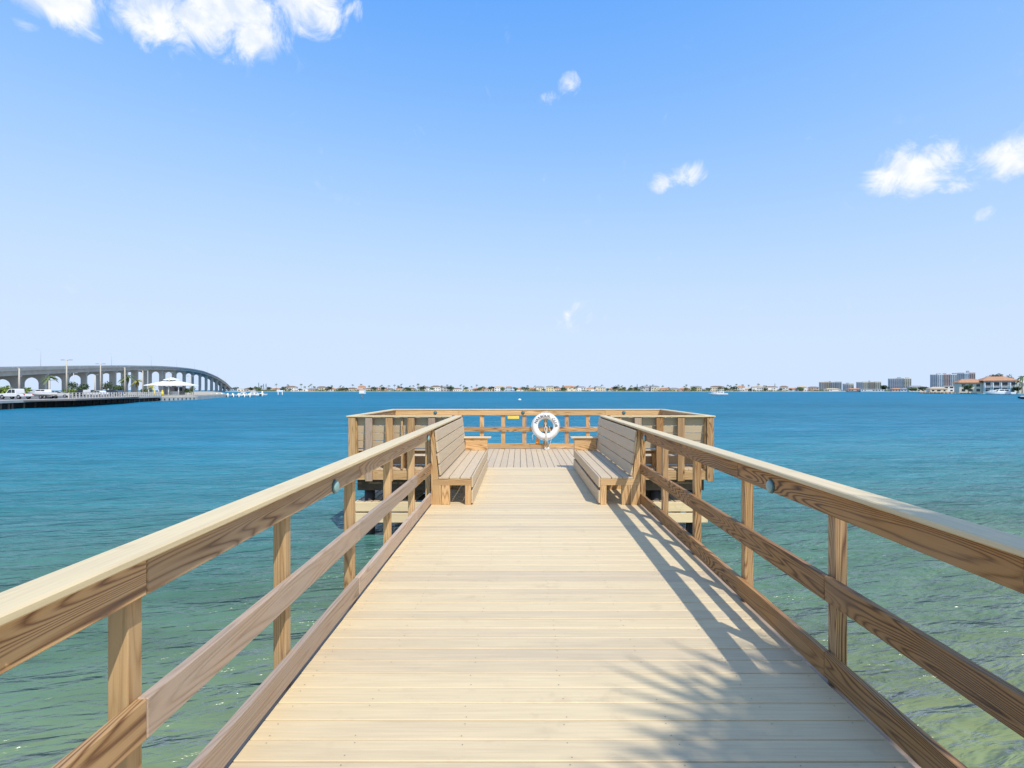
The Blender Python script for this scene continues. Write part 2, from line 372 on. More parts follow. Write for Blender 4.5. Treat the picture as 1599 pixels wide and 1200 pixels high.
# ------------------------------------------------------------------ the pier
HW = 1.4625                     # half the clear width between kick boards
YA, YB, YF = -2.2, 10.98, 14.40 # shore end, joint of walkway and T head, inner face of the far rail
TW = 3.60                       # half width of the T head inside its rails
pier = thing('pier', 'cream boarded timber pier with a T shaped head over the bay', 'pier', (0, 0, 0))
PITCH = .1425
n = int((YB-YA)/PITCH)
for i in range(n):
    y1 = YB-.006-i*PITCH; y0 = y1-PITCH+.006
    dz = R.uniform(-.0012, .0012)
    board('deck_board', pier, (-HW+.004, y0, -.028+dz), (HW-.004, y1, dz), 'deck', 0)
nT = int(2*(TW+.02)/PITCH)+1
x0 = -nT*PITCH/2
for i in range(nT):
    board('deck_board', pier, (x0+i*PITCH+.005, YB-.212 if abs(x0+(i+.5)*PITCH) > HW+.15 else YB, -.028), (x0+(i+1)*PITCH-.003, YF+.05, R.uniform(-.001,.001)), 'bench', 1)
for sx in (-1, 1):
    board('stringer', pier, (sx*1.50-.019, YA, -.27), (sx*1.50+.019, YB-.13, -.031), 'pine_grey', 1)
for xx in (-.98, -.49, 0, .49, .98): board('joist', pier, (xx-.02, YA, -.25), (xx+.02, YB, -.031), 'under', 1)
for yy in (11.2, 11.9, 12.6, 13.3, 14.0): board('joist', pier, (-TW, yy-.03, -.22), (TW, yy+.03, -.031), 'under', 0)
for s in (-1, 1): board('fascia_board', pier, (min(s*1.53, s*3.64), YB-.254, -.215), (max(s*1.53, s*3.64), YB-.216, -.031), 'pine_gold', 0)
for s in (-1, 1): board('fascia_board', pier, (s*3.66-.019, YB-.214, -.215), (s*3.66+.019, YF+.07, -.031), 'pine_gold', 1)
board('fascia_board', pier, (-3.64, YF+.08, -.215), (3.64, YF+.118, -.031), 'pine_gold', 0)
for xx in (-3.37, -1.75, 1.75, 2.62, 3.37):
    for yy in (11.12, 14.15): cyl('pile', pier, (xx, yy, -3.2), .115, .105, 2.95, 'pile', 14)
for yy in (.2, 3.6, 7.0, 10.2):
    for s in (-1, 1): cyl('pile', pier, (s*1.2, yy, -3.2), .115, .105, 2.95, 'pile', 14)
    board('cross_beam', pier, (-1.46, yy-.16, -.46), (1.46, yy-.11, -.273), 'under', 0)
for yy in (11.12, 14.15):
    for k in (-1, 1): board('cross_beam', pier, (-3.58, yy+k*.14-.022, -.47), (3.58, yy+k*.14+.022, -.225), 'under', 0)
for s in (-1, 1):      # lower landing under each wing: two fascia planks, slats in the shade of the deck
    a, b = sorted((s*1.62, s*3.57))
    board('landing_fascia', pier, (a, YB-.175, -.875), (b, YB-.14, -.69), 'landing', 0)
    board('landing_fascia', pier, (a, YB-.175, -1.10), (b, YB-.14, -.905), 'landing', 0)
    board('landing_end_board', pier, (s*3.59-.017, YB-.17, -.875), (s*3.59+.017, YB+1.9, -.69), 'landing', 1)
    board('landing_end_board', pier, (s*3.59-.017, YB-.17, -1.10), (s*3.59+.017, YB+1.9, -.905), 'landing', 1)
    for k in range(8):
        c = s*(3.50-k*.15)
        board('landing_slat', pier, (c-.065, YB-.13, -.725), (c+.065, YB+1.9, -.697), 'bench', 1)
    for yy in (YB-.1, YB+.9, YB+1.8): board('landing_bearer', pier, (a, yy, -.87), (b, yy+.04, -.73), 'under', 0)
    o = link('diagonal_brace', box_mesh(1.5, .045, .14, 'under'), None, pier, (s*2.55, 11.30, -.62), (0, s*math.radians(33), 0))
# screw heads of the nearest boards
bm = bmesh.new()
for i in range(n):
    yc = YB-.006-i*PITCH-PITCH/2+.002
    if yc > 6.2 or yc < 1.6: continue
    for xx in (-1.38, -.98, -.49, 0, .49, .98, 1.38):
        for dy in (-.042, .042):
            if R.random() < .25: continue
            bmesh.ops.create_circle(bm, cap_ends=True, segments=7, radius=.0032, matrix=Matrix.Translation((xx+R.uniform(-.012,.012), yc+dy+R.uniform(-.008,.008), .0022)))
tag(link('screw_heads', bm_mesh('screw_heads', bm), 'screw', pier), kind='stuff')

# ------------------------------------------------------------------ railings
ZC0, ZC1 = 1.054, 1.083
def disc_light(parent, p, rot, mats=('teal', 'teal_dark')):
    o = cyl('deck_light', parent, p, .048, .044, .012, mats[1], 20, rot)
    bm = bmesh.new(); bmesh.ops.create_uvsphere(bm, u_segments=18, v_segments=8, radius=.041)
    bmesh.ops.scale(bm, vec=(1, 1, .42), verts=bm.verts)
    link('lens', bm_mesh('lens', bm, True), mats[0], o, (0, 0, .012))
def side_railing(s, label, mats):
    g = thing('pier_railing', label, 'railing', (s*HW, YA, 0), 0, 'railings of the pier')
    X = lambda a, b: tuple(sorted((s*(HW+a)-s*HW, s*(HW+b)-s*HW)))
    def bd(name, xa, xb, ya, yb, za, zb, mat, axis=1, bev=.004):
        x = X(xa, xb); return board(name, g, (x[0], ya-YA, za), (x[1], yb-YA, zb), mat, axis, bev)
    posts = [1.768+1.165*k for k in range(-3, 8)]
    for i, yc in enumerate(posts):
        bd('post', .040, .108, yc-.034, yc+.034, -.30, 1.052, mats['post'], 2)
    cuts = [YA]+[p for k, p in enumerate(posts) if k % 2 == 1 and p < 9.5]+[YB-.16]
    for i in range(len(cuts)-1):
        a, b = cuts[i]+.0015, cuts[i+1]-.0015
        bd('top_rail', 0, .038, a, b, .917, 1.0525, mats['top'][i % len(mats['top'])])
    cuts2 = [YA]+[p for k, p in enumerate(posts) if k % 2 == (1 if s < 0 else 0) and p < 9.5]+[YB-.16]
    for i in range(len(cuts2)-1):
        a, b = cuts2[i]+.0015, cuts2[i+1]-.0015
        bd('middle_rail', 0, .038, a, b, .435, .572, mats['mid'][i % len(mats['mid'])])
        bd('kick_board', -.001, .037, a, b, .014, .153, mats['kick'][i % len(mats['kick'])])
    cuts3 = [YA, 1.2, 6.1, YB-.10]
    for i in range(3):
        bd('cap_rail', -.05, .09, cuts3[i]+.001, cuts3[i+1]-.001, ZC0, ZC1, 'cap', 1, .006)
    for yy in (3.55, 7.12):
        disc_light(g, (0, yy-YA, .955), (0, -s*math.pi/2, 0))
    return g
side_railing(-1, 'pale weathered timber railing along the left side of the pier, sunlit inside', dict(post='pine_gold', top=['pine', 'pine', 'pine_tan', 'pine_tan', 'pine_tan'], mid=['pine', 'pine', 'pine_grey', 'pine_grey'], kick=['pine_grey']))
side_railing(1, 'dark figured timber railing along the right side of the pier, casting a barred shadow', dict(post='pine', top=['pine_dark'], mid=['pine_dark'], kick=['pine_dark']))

def wing_railing(s, xs, label, mats):
    g = thing('pier_railing', label, 'railing', (s*2.6, YB-.1, 0), 0, 'railings of the pier')
    ox, oy = s*2.6, YB-.1
    for i, xc in enumerate(xs):
        board('post', g, (xc-.07-ox, YB-.296-oy, -.24), (xc+.07-ox, YB-.257-oy, 1.052), mats[i % len(mats)], 2, .004)
    a, b = sorted((s*1.60, s*3.72))
    board('cap_rail', g, (a-ox, YB-.31-oy, ZC0), (b-ox, YB-.17-oy, ZC1), 'cap', 0, .006)
    return g
wing_railing(-1, [-3.61, -3.27, -2.86, -2.42, -2.0], 'short post railing on the near edge of the left wing of the pier head', ['pine_gold', 'pine_grey', 'pine', 'pine', 'pine_grey'])
wing_railing(1, [3.62, 3.03, 2.6, 2.16, 1.76], 'short post railing on the near edge of the right wing of the pier head', ['pine', 'pine', 'pine_dark', 'pine_grey', 'pine'])
def end_railing(s, label):
    g = thing('pier_railing', label, 'railing', (s*TW, 12.7, 0), 0, 'railings of the pier')
    L = YF+.13-(YB-.13)
    def bd(name, xa, xb, ya, yb, za, zb, mat, ax): 
        x = sorted((s*xa, s*xb)); return board(name, g, (x[0], ya-12.7, za), (x[1], yb-12.7, zb), mat, ax, .004)
    bd('cap_rail', -.02, .12, YB-.169, YF+.128, ZC0, ZC1-.0005, 'cap', 1)
    bd('top_rail', 0, .038, YB-.12, YF+.035, .917, 1.0525, 'pine', 1)
    bd('middle_rail', 0, .038, YB-.12, YF+.035, .435, .572, 'pine', 1)
    bd('kick_board', 0, .038, YB-.12, YF+.035, .012, .153, 'pine_grey', 1)
    for k in range(6):
        yc = 11.35+k*.57
        bd('post', .040, .082, yc-.05, yc+.05, -.23, 1.052, 'pine_gold', 2)
end_railing(-1, 'timber railing closing the left end of the pier head')
end_railing(1, 'timber railing closing the right end of the pier head')
g = thing('pier_railing', 'golden timber railing across the far end of the pier behind the lifebuoy', 'railing', (0, YF, 0), 0, 'railings of the pier')
board('cap_rail', g, (-3.72, -.012, ZC0), (3.72, .128, ZC1), 'cap', 0, .006)
for a, b in ((-3.63, -1.9), (-1.897, .55), (.553, 2.1), (2.103, 3.63)):
    board('top_rail', g, (a, 0, .917), (b, .038, 1.0525), 'pine_gold', 0)
    board('middle_rail', g, (a, 0, .470), (b, .038, .600), 'pine', 0)
    board('kick_board', g, (a, 0, .012), (b, .038, .150), 'pine_gold', 0)
xc = -3.57
while xc < 3.62:
    board('post', g, (xc-.055, .040, -.22), (xc+.055, .079, 1.052), R.choice(['pine_gold', 'pine_gold', 'pine', 'pine_grey']), 2); xc += .578
for xx in (-2.52, -.14, 2.60):
    disc_light(g, (xx, -.001, .985), (math.pi/2, 0, 0), ('teal_dark', 'black'))

# ------------------------------------------------------------------ benches
def bench(label, loc, rz, L, arm=None, stations=4):
    g = thing('bench', label, 'bench', loc, rz, 'benches built against the railings')
    for k in range(3):
        y0 = .105+k*.152
        board('seat_plank', g, (0, y0, .360), (L, y0+.141, .386), 'bench', 0)
    lean = math.atan2(.072, .63)
    for k in range(4):
        t = (k+.5)/4
        z = .405+t*.635; y = .118-.072*t
        link('backrest_plank', box_mesh(L, .026, .146, 'bench'), None, g, (L/2, y+.012, z), (lean, 0, 0))
    board('apron_plank', g, (0, .562, .243), (L, .587, .388), 'bench', 0)
    board('apron_plank', g, (0, .562, .022), (L, .587, .195), 'bench', 0)
    for i in range(stations):
        x = .03+(L-.06)*i/(stations-1)
        xa, xb = x-.019, x+.019
        if i == 0: xa, xb = .002, .04
        if i == stations-1: xa, xb = L-.04, L-.002
        board('leg', g, (xa-.02*(0 < i), .475, 0), (xb+.02*(i < stations-1), .558, .268), 'pine_gold', 2)
        board('leg', g, (xa-.02*(0 < i), .145, 0), (xb+.02*(i < stations-1), .262, .268), 'pine_gold', 2)
        board('seat_bearer', g, (xa, .02, .270), (xb, .559, .358), 'pine_gold', 1)
        prism('back_support', g, [(z_, y_) for y_, z_ in ((.003, 0), (.14, 0), (.14, .268), (.100, .272), (.100, .42), (.032, 1.045), (.003, 1.045))], 2, -xb+.001, -xa-.001, 'pine_gold').rotation_euler = (0, -math.pi/2, 0)
    if arm is not None:
        xa, xb = (L-.19, L) if arm else (0, .19)
        board('armrest_panel', g, (xa+.03, .14, .388), (xa+.068, .585, .625), 'pine_gold', 1)
        board('armrest_panel', g, (xb-.068, .14, .388), (xb-.03, .585, .625), 'pine_gold', 1)
        board('armrest_panel', g, (xa+.07, .56, .390), (xb-.07, .585, .625), 'bench', 0)
        board('armrest_top', g, (xa, .075, .627), (xb, .655, .655), 'cap', 1, .005)
    return g
BL = 3.45
bench('sunlit long slatted bench against the left railing, armrest at its far end', (-HW, YB-.13, 0), -math.pi/2, BL, 0)
bench('shaded long slatted bench against the right railing, its back towards the sun', (HW, YB-.13-BL, 0), math.pi/2, BL, 1)
bench('slatted bench seen from behind through the posts of the left wing', (-3.56, YB-.255, 0), 0, 1.9, None, 3)
bench('slatted bench seen from behind through the posts of the right wing', (1.66, YB-.255, 0), 0, 1.9, None, 3)

# ------------------------------------------------------------------ lifebuoy
RX, RY, RZ_ = .47, YF-.075, .625
lb = thing('lifebuoy', 'white lifebuoy lettered HARBOUR CLUB hanging on the far railing', 'lifebuoy', (RX, RY, RZ_))
bm = bmesh.new()
R1, R2 = .283, .081
for i in range(64):
    a = i/64*2*math.pi
    for k in range(20):
        b_ = k/20*2*math.pi
        r = R1+R2*math.cos(b_)
        bm.verts.new((r*math.cos(a), .062*math.sin(b_), r*math.sin(a)))
bm.verts.ensure_lookup_table()
for i in range(64):
    for k in range(20):
        bm.faces.new([bm.verts[j] for j in (i*20+k, i*20+(k+1) % 20, ((i+1) % 64)*20+(k+1) % 20, ((i+1) % 64)*20+k)])
bmesh.ops.recalc_face_normals(bm, faces=bm.faces)
link('ring', bm_mesh('ring', bm, True), 'ring', lb)
def glyph(ch, size):
    cu = bpy.data.curves.new('glyph', 'FONT'); cu.body = ch; cu.size = size; cu.align_x = 'CENTER'; cu.align_y = 'CENTER'; cu.extrude = .002; cu.offset = .0016
    t = bpy.data.objects.new('glyph', cu); COL.objects.link(t)
    dg = bpy.context.evaluated_depsgraph_get(); me = bpy.data.meshes.new_from_object(t.evaluated_get(dg))
    bpy.data.objects.remove(t); me.materials.clear(); me.materials.append(M['black']); return me
txt = 'HARBOUR CLUB'
for i, ch in enumerate(txt):
    if ch == ' ': continue
    a = math.radians(154-i*154/(len(txt)-1)+2)
    o = link('letter', glyph(ch, .098), None, lb, (math.cos(a)*R1, -.0635, math.sin(a)*R1))
    o.rotation_euler = Matrix.Rotation(-(a-math.pi/2), 3, 'Y').to_euler()
    o.rotation_euler = (Matrix.Rotation(-(a-math.pi/2), 3, 'Y') @ Matrix.Rotation(math.pi/2, 3, 'X')).to_euler()
# grab line round the ring, tied at four places, hanging slack
pts = []
for i in range(49):
    a = i/48*2*math.pi
    r = R1+.084+.014*abs(math.sin(2*a))
    pts.append((r*math.cos(a+.78), -.02, r*math.sin(a+.78)))
tube('grab_line', lb, pts, .0065, 'rope', 6)
for k in range(4):
    a = .78+k*math.pi/2
    bm = bmesh.new()
    prev = None
    for j in range(13):
        b_ = j/12*2*math.pi
        rr = R1+(R2+.004)*math.cos(b_); y = (.066)*math.sin(b_)
        cur = [bm.verts.new((rr*math.cos(a+d), y, rr*math.sin(a+d))) for d in (-.07, .07)]
        if prev: bm.faces.new((prev[0], prev[1], cur[1], cur[0]))
        prev = cur
    link('band', bm_mesh('band', bm, True), 'ring', lb)
# the coiled throw line hung through the ring on the post behind it, its end lying on the deck
rp = thing('throw_line', 'white rope hanging down through the lifebuoy to the deck', 'rope', (RX, RY, 0))
for k, dx in enumerate((-.032, .004, .03)):
    tube('strand', rp, [(dx*.3, .03, .90), (dx*1.3, .045, .84), (-dx*.8, .04, .70), (dx*1.2+.01, .03, .56), (dx*.5+.015, -.05, .45), (dx*.5+.02, -.085, .36), (dx+.02, -.088, .24), (dx*1.5+.04, -.06, .05+.01*k)], .0075, 'rope', 6)
lp = []
for i in range(70):
    t = i/69; a = t*6.5*math.pi
    lp.append((.03+.075*math.cos(a)*(1-.3*t), -.10-.06*math.sin(a)*(1-.3*t), .012+.05*t+.012*math.sin(3*a)))
tube('coil', rp, lp, .009, 'rope', 6)
tube('loose_end', rp, [(.10, -.03, .62), (.135, -.05, .44), (.15, -.06, .28), (.11, -.08, .12), (.05, -.09, .03)], .006, 'rope', 6)
tube('loose_end', rp, [(-.33, -.05, .42), (-.36, -.05, .36), (-.345, -.05, .30), (-.35, -.05, .25)], .006, 'rope', 6)
fl = tag(prism('float', None, [(-.045, 0), (.045, 0), (.05, .08), (.03, .15), (-.03, .15), (-.05, .08)], 1, -.03, .03, 'orange', (RX-.21, YF-.08, .155), 0, .01), 'small orange float resting behind the bottom of the lifebuoy', 'float')
fl.location.z = .153; fl.location.y = YF+.0
yp = thing('yellow_plate', 'small yellow plate hung under the far top rail, left of the lifebuoy', 'plate', (-.40, YF-.02, .82))
board('plate', yp, (-.155, -.008, 0), (.155, .008, .075), 'yellow', 0, .004)
for dx in (-.11, .11): board('hook', yp, (dx-.006, -.006, .0752), (dx+.006, .006, .10), 'metal', 2, 0)

# ------------------------------------------------------------------ fan palm on the near shore; its leaves shade the nearest boards
def fan_palm(loc, trunk_h, label):
    g = thing('fan_palm', label, 'palm tree', loc)
    z1 = trunk_h
    tube('trunk', g, [(0, 0, 0), (.05, .03, z1*.35), (.03, .08, z1*.7), (0, .1, z1)], [.22, .17, .16, .18], 'trunk', 12)
    rr = random.Random(11)
    for k in range(36):
        az = k*2.399963+.35; el = math.radians(rr.uniform(-25, 62))
        st = Vector((0, .1, z1+rr.uniform(-.15, .15)))
        dirv = Vector((math.cos(az)*math.cos(el), math.sin(az)*math.cos(el), math.sin(el)))
        Ls = rr.uniform(.95, 1.35)
        hub = st+dirv*Ls-Vector((0, 0, .12))
        bm = bmesh.new()
        side = dirv.cross(Vector((0, 0, 1))).normalized(); up = side.cross(dirv).normalized()
        # stalk
        for a, b_, wd in ((st, hub, .018),):
            q = [a+side*wd, a-side*wd, b_-side*wd*.6, b_+side*wd*.6]
            bm.faces.new([bm.verts.new(p) for p in q])
        nb = 22
        for j in range(nb):
            t = (j/(nb-1)-.5)*2
            ang = t*math.radians(118)
            bl = rr.uniform(.85, 1.08)*(1-.25*abs(t))
            d2 = (dirv*math.cos(ang)+side*math.sin(ang)).normalized()
            nrm = d2.cross(up).normalized()
            wb = .03
            p0 = hub; p1 = hub+d2*bl*.5+up*.05; p2 = hub+d2*bl+up*(.03-.16*abs(t))-Vector((0, 0, .12))
            vs = [bm.verts.new(p) for p in (p0+nrm*.004, p0-nrm*.004, p1-nrm*wb, p1+nrm*wb)]
            bm.faces.new(vs)
            vt = bm.verts.new(p2); bm.faces.new((vs[3], vs[2], vt))
        link('leaf', bm_mesh('leaf', bm), 'leaf_palm', g)
fan_palm((4.5, -2.8, -.13), 6.45, 'tall fan palm on the near shore whose leaves shade the nearest boards')

# ------------------------------------------------------------------ vegetation builders
def tree_crown(rad, rz_, n, leaf, seed, lumps=9):
    rr = random.Random(seed); bm = bmesh.new()
    cs = []
    for k in range(lumps):
        a = rr.uniform(0, 6.28); e = rr.uniform(-.5, 1)
        cs.append((Vector((math.cos(a)*rad*.58*rr.uniform(.3, 1), math.sin(a)*rad*.58*rr.uniform(.3, 1), e*rz_*.55)), rr.uniform(.35, .6)))
    for i in range(n):
        c, s = rr.choice(cs)
        v = Vector((rr.gauss(0, 1), rr.gauss(0, 1), rr.gauss(0, 1))).normalized()*rr.uniform(.55, 1.05)
        p = c+Vector((v.x*rad*s, v.y*rad*s, v.z*rz_*s))
        u = Vector((rr.gauss(0, 1), rr.gauss(0, 1), rr.gauss(0, 1))).normalized(); t = u.orthogonal().normalized()
        L = leaf*rr.uniform(.6, 1.3)
        bm.faces.new([bm.verts.new(q) for q in (p-u*L, p+t*L*.5, p+u*L, p-t*L*.5)])
    return bm_mesh('crown', bm)
def broad_tree(loc, h, rad, label, mat='leaf', seed=1, n=500, group=None, name='tree', trunk=True):
    g = thing(name, label, 'tree' if name == 'tree' else 'shrub', loc, 0, group)
    rz_ = h*.42 if trunk else h*.5
    link('crown', tree_crown(rad, rz_, n, max(.12, rad*.13), seed), mat, g, (0, 0, h-rz_*1.02))
    if trunk:
        tube('trunk', g, [(0, 0, -.1), (.05, 0, h*.3), (0, .05, h*.62)], [h*.035, h*.028, h*.015], 'trunk', 7)
        for a in (0, 2.1, 4.2): tube('limb', g, [(.03, 0, h*.35), (math.cos(a)*rad*.45, math.sin(a)*rad*.45, h*.68)], [h*.016, h*.006], 'trunk', 5)
    else:
        tube('stem', g, [(0, 0, -.1), (0, .03, h*.5)], [.06, .03], 'trunk', 5)
    return g
PALM = {}
def palm_mesh(h, seed, mat, nf=15, fl=None):
    key = (seed, mat, round(h, 1))
    if key in PALM: return PALM[key]
    rr = random.Random(seed); fl = fl or h*.3
    bm = bmesh.new()
    for k in range(nf):
        az = k*2.4+rr.uniform(-.3, .3); el = rr.uniform(-.3, 1.15)
        d = Vector((math.cos(az), math.sin(az), 0)); side = Vector((-d.y, d.x, 0))
        prev = None
        for j in range(6):
            t = j/5
            p = Vector((0, 0, h))+d*fl*t*math.cos(el*(1-.4*t))+Vector((0, 0, fl*(t*math.sin(el)-.75*t*t)))
            wd = fl*.16*math.sin(math.pi*min(1, t*.85+.12))+.01
            cur = [bm.verts.new(p-side*wd-Vector((0, 0, wd*.55))), bm.verts.new(p), bm.verts.new(p+side*wd-Vector((0, 0, wd*.55)))]
            if prev:
                for q in (0, 1): bm.faces.new((prev[q], prev[q+1], cur[q+1], cur[q]))
            prev = cur
    PALM[key] = bm_mesh('crown', bm); PALM[key].materials.append(M[mat])
    return PALM[key]
def palm(loc, h, label, seed=1, mat='leaf_palm', group=None, lean=0.0, fl=None):
    g = thing('palm_tree', label, 'palm tree', loc, seed*1.7, group)
    r = max(.12, h*.018)
    key = ('ptr', round(h, 1))
    if key not in CACHE:
        t = tube('trunk', g, [(0, 0, -.2), (h*.012, 0, h*.4), (0, 0, h)], [r*1.3, r, r*.8], 'trunk', 7); CACHE[key] = t.data
    else: link('trunk', CACHE[key], None, g)
    link('crown', palm_mesh(h, seed % 5, mat, fl=fl), None, g)
    return g

# ------------------------------------------------------------------ left shore: causeway land, boardwalk, car park
GZ = -.05
edge = [(-140, 66), (0, 84), (120, 106), (240, 146), (300, 165), (352, 232)]
land = [at(px, d) for px, d in edge]
poly = [(p.x, p.y+.6) for p in land]+[(at(345, 420).x, 420), (at(330, 640).x, 640), (at(-160, 640).x, 640), (at(-400, 300).x, 300), (at(-300, 70).x, 70)]
tag(prism('causeway_ground', None, poly, 2, WZ-1, GZ, 'sand'), kind='structure')
lot = [(land[0].x-10, land[0].y+9), (land[1].x+4, land[1].y+9.5), (land[2].x+3, land[2].y+8), (land[3].x-4, land[3].y+6), (land[3].x-14, land[3].y+44), (land[1].x-70, land[1].y+62)]
tag(prism('car_park', None, lot, 2, GZ-.2, GZ+.02, 'asphalt'), kind='structure')
bw = thing('boardwalk', 'long grey boardwalk with a dark underside along the left shore', 'boardwalk', (land[1].x, land[1].y, WZ))
def along(a, b, off0, off1, z0, z1, name, mat, parent, base):
    a = Vector((a.x, a.y)); b = Vector((b.x, b.y)); t = (b-a).normalized(); nrm = Vector((t.y, -t.x))
    q = [a+nrm*off0, b+nrm*off0, b+nrm*off1, a+nrm*off1]
    return prism(name, parent, [(p.x-base[0], p.y-base[1]) for p in q], 2, z0-base[2], z1-base[2], mat)
for i in range(0, 3):
    along(land[i], land[i+1], -.5, 1.9, -.42, -.02+.004*i, 'walk_deck', 'concrete_light', bw, bw.location)
    a, b = land[i], land[i+1]; L = (b-a).length; t = (b-a)/L; nrm = Vector((t.y, -t.x, 0))
    k = 0.0
    while k < L:
        p = a+t*k+nrm*1.55
        cyl('pile', bw, (p.x-bw.location.x, p.y-bw.location.y, -1.6), .16, .16, 2.56, 'under', 8); k += 3.0
    along(land[i], land[i+1], -.3, .2, WZ-1, -.43, 'shaded_bulkhead', 'pile', bw, bw.location)  # dark void under the walk: its shade is put into this wall's colour
rl = thing('boardwalk_railing', 'pale post and rail fence along the edge of the left boardwalk', 'railing', (land[2].x, land[2].y, 0))
def rail_run(a, b):
    L = (b-a).length; t = (b-a)/L; nrm = Vector((t.y, -t.x, 0)); base = rl.location
    n_ = int(L/1.25)
    for i in range(n_+1):
        p = a+t*(L*i/n_)+nrm*1.6
        link('post', box_mesh(.2, .2, 1.12, 'concrete_light', 0), None, rl, (p.x-base.x, p.y-base.y, .545), (0, 0, math.atan2(t.y, t.x)))
    for z in (.35, .72, 1.06):
        c = (a+b)/2+nrm*1.6
        link('rail', box_mesh(L, .05, .07, 'concrete_light', 0), None, rl, (c.x-base.x, c.y-base.y, z+(.05 if z > 1 else 0)), (0, 0, math.atan2(t.y, t.x)))
ra = land[1]+(land[2]-land[1])*.72
rail_run(ra, land[2]); rail_run(land[2], land[3])
q = thing('quay', 'low cream concrete quay in front of the white roofed pavilion', 'quay', (land[3].x, land[3].y, WZ))
along(land[3], land[4], -3, 1.6, WZ-1, -.35, 'quay_wall', 'concrete_light', q, q.location)
along(land[4], land[5], -3, 1.2, WZ-1, -.25, 'quay_wall', 'concrete_light', q, q.location)
along(land[3], land[4], -2, 1.45, -.349, -.2, 'kerb', 'wall_cream', q, q.location)
for k in range(9):
    p = land[3]+(land[4]-land[3])*(k+.5)/9
    link('fender', box_mesh(.5, .3, .5, 'tyre', 0), None, q, (p.x-q.location.x+1.55, p.y-q.location.y-.9, .42))

def lamp_post(px, d, ytop, label, heads=2):
    z1 = zat(ytop, d); p = at(px, d, GZ)
    g = thing('lamp_post', label, 'lamp post', p, 0, 'lamp posts of the left shore')
    h = z1-GZ
    cyl('pole', g, (0, 0, 0), .2, .12, h, 'lamp_pole', 8)
    cyl('footing', g, (0, 0, 0), .34, .3, .5, 'concrete_light', 8)
    for s in ((-1, 1) if heads == 2 else (1,)):
        tube('arm', g, [(0, 0, h-.08), (s*.5, 0, h+.08), (s*.75, 0, h+.1)], .05, 'metal', 5)
        board('lamp_head', g, (s*1.0-.34, -.2, h+.03), (s*1.0+.34, .2, h+.17), 'metal', 0, .03)
for px, d, yt, lab in ((30, 108, 575, 'lamp post standing behind the white pickup truck, leftmost of all'), (104, 128, 563, 'tallest twin headed lamp post, rising well above the bridge deck'),
        (157, 150, 569, 'twin headed lamp post beside the white saloon car, just topping the bridge deck'), (195, 150, 574, 'lamp post right of the blue car, at the middle of the boardwalk fence'),
        (223, 158, 579, 'lamp post between the golden palm and the pavilion'), (264, 176, 583, 'twin headed lamp post standing right in front of the pavilion'),
        (297, 192, 588, 'lamp post at the right edge of the pavilion beside a green shrub')):
    lamp_post(px, d, yt, lab)
lamp_post(77, 100, 594.5, 'short single headed lamp post at the stern of the trailered boat', 1)
lamp_post(115, 190, 583, 'slim lamp post under the bridge, right of the tallest one', 1)
lamp_post(148, 200, 586, 'slim lamp post under the bridge with its head against the pier arch', 1)
for px, d, lab in ((241.5, 158, 'left one of two yellow bollard posts at the pavilion quay'), (253.5, 160, 'right one of two yellow bollard posts at the pavilion quay')):
    g = thing('bollard', lab, 'bollard', at(px, d, -.2), 0, 'yellow bollards on the quay')
    cyl('post', g, (0, 0, 0), .26, .26, 1.5, 'yellow', 10); cyl('cap', g, (0, 0, 1.5), .32, .1, .3, 'yellow', 10)

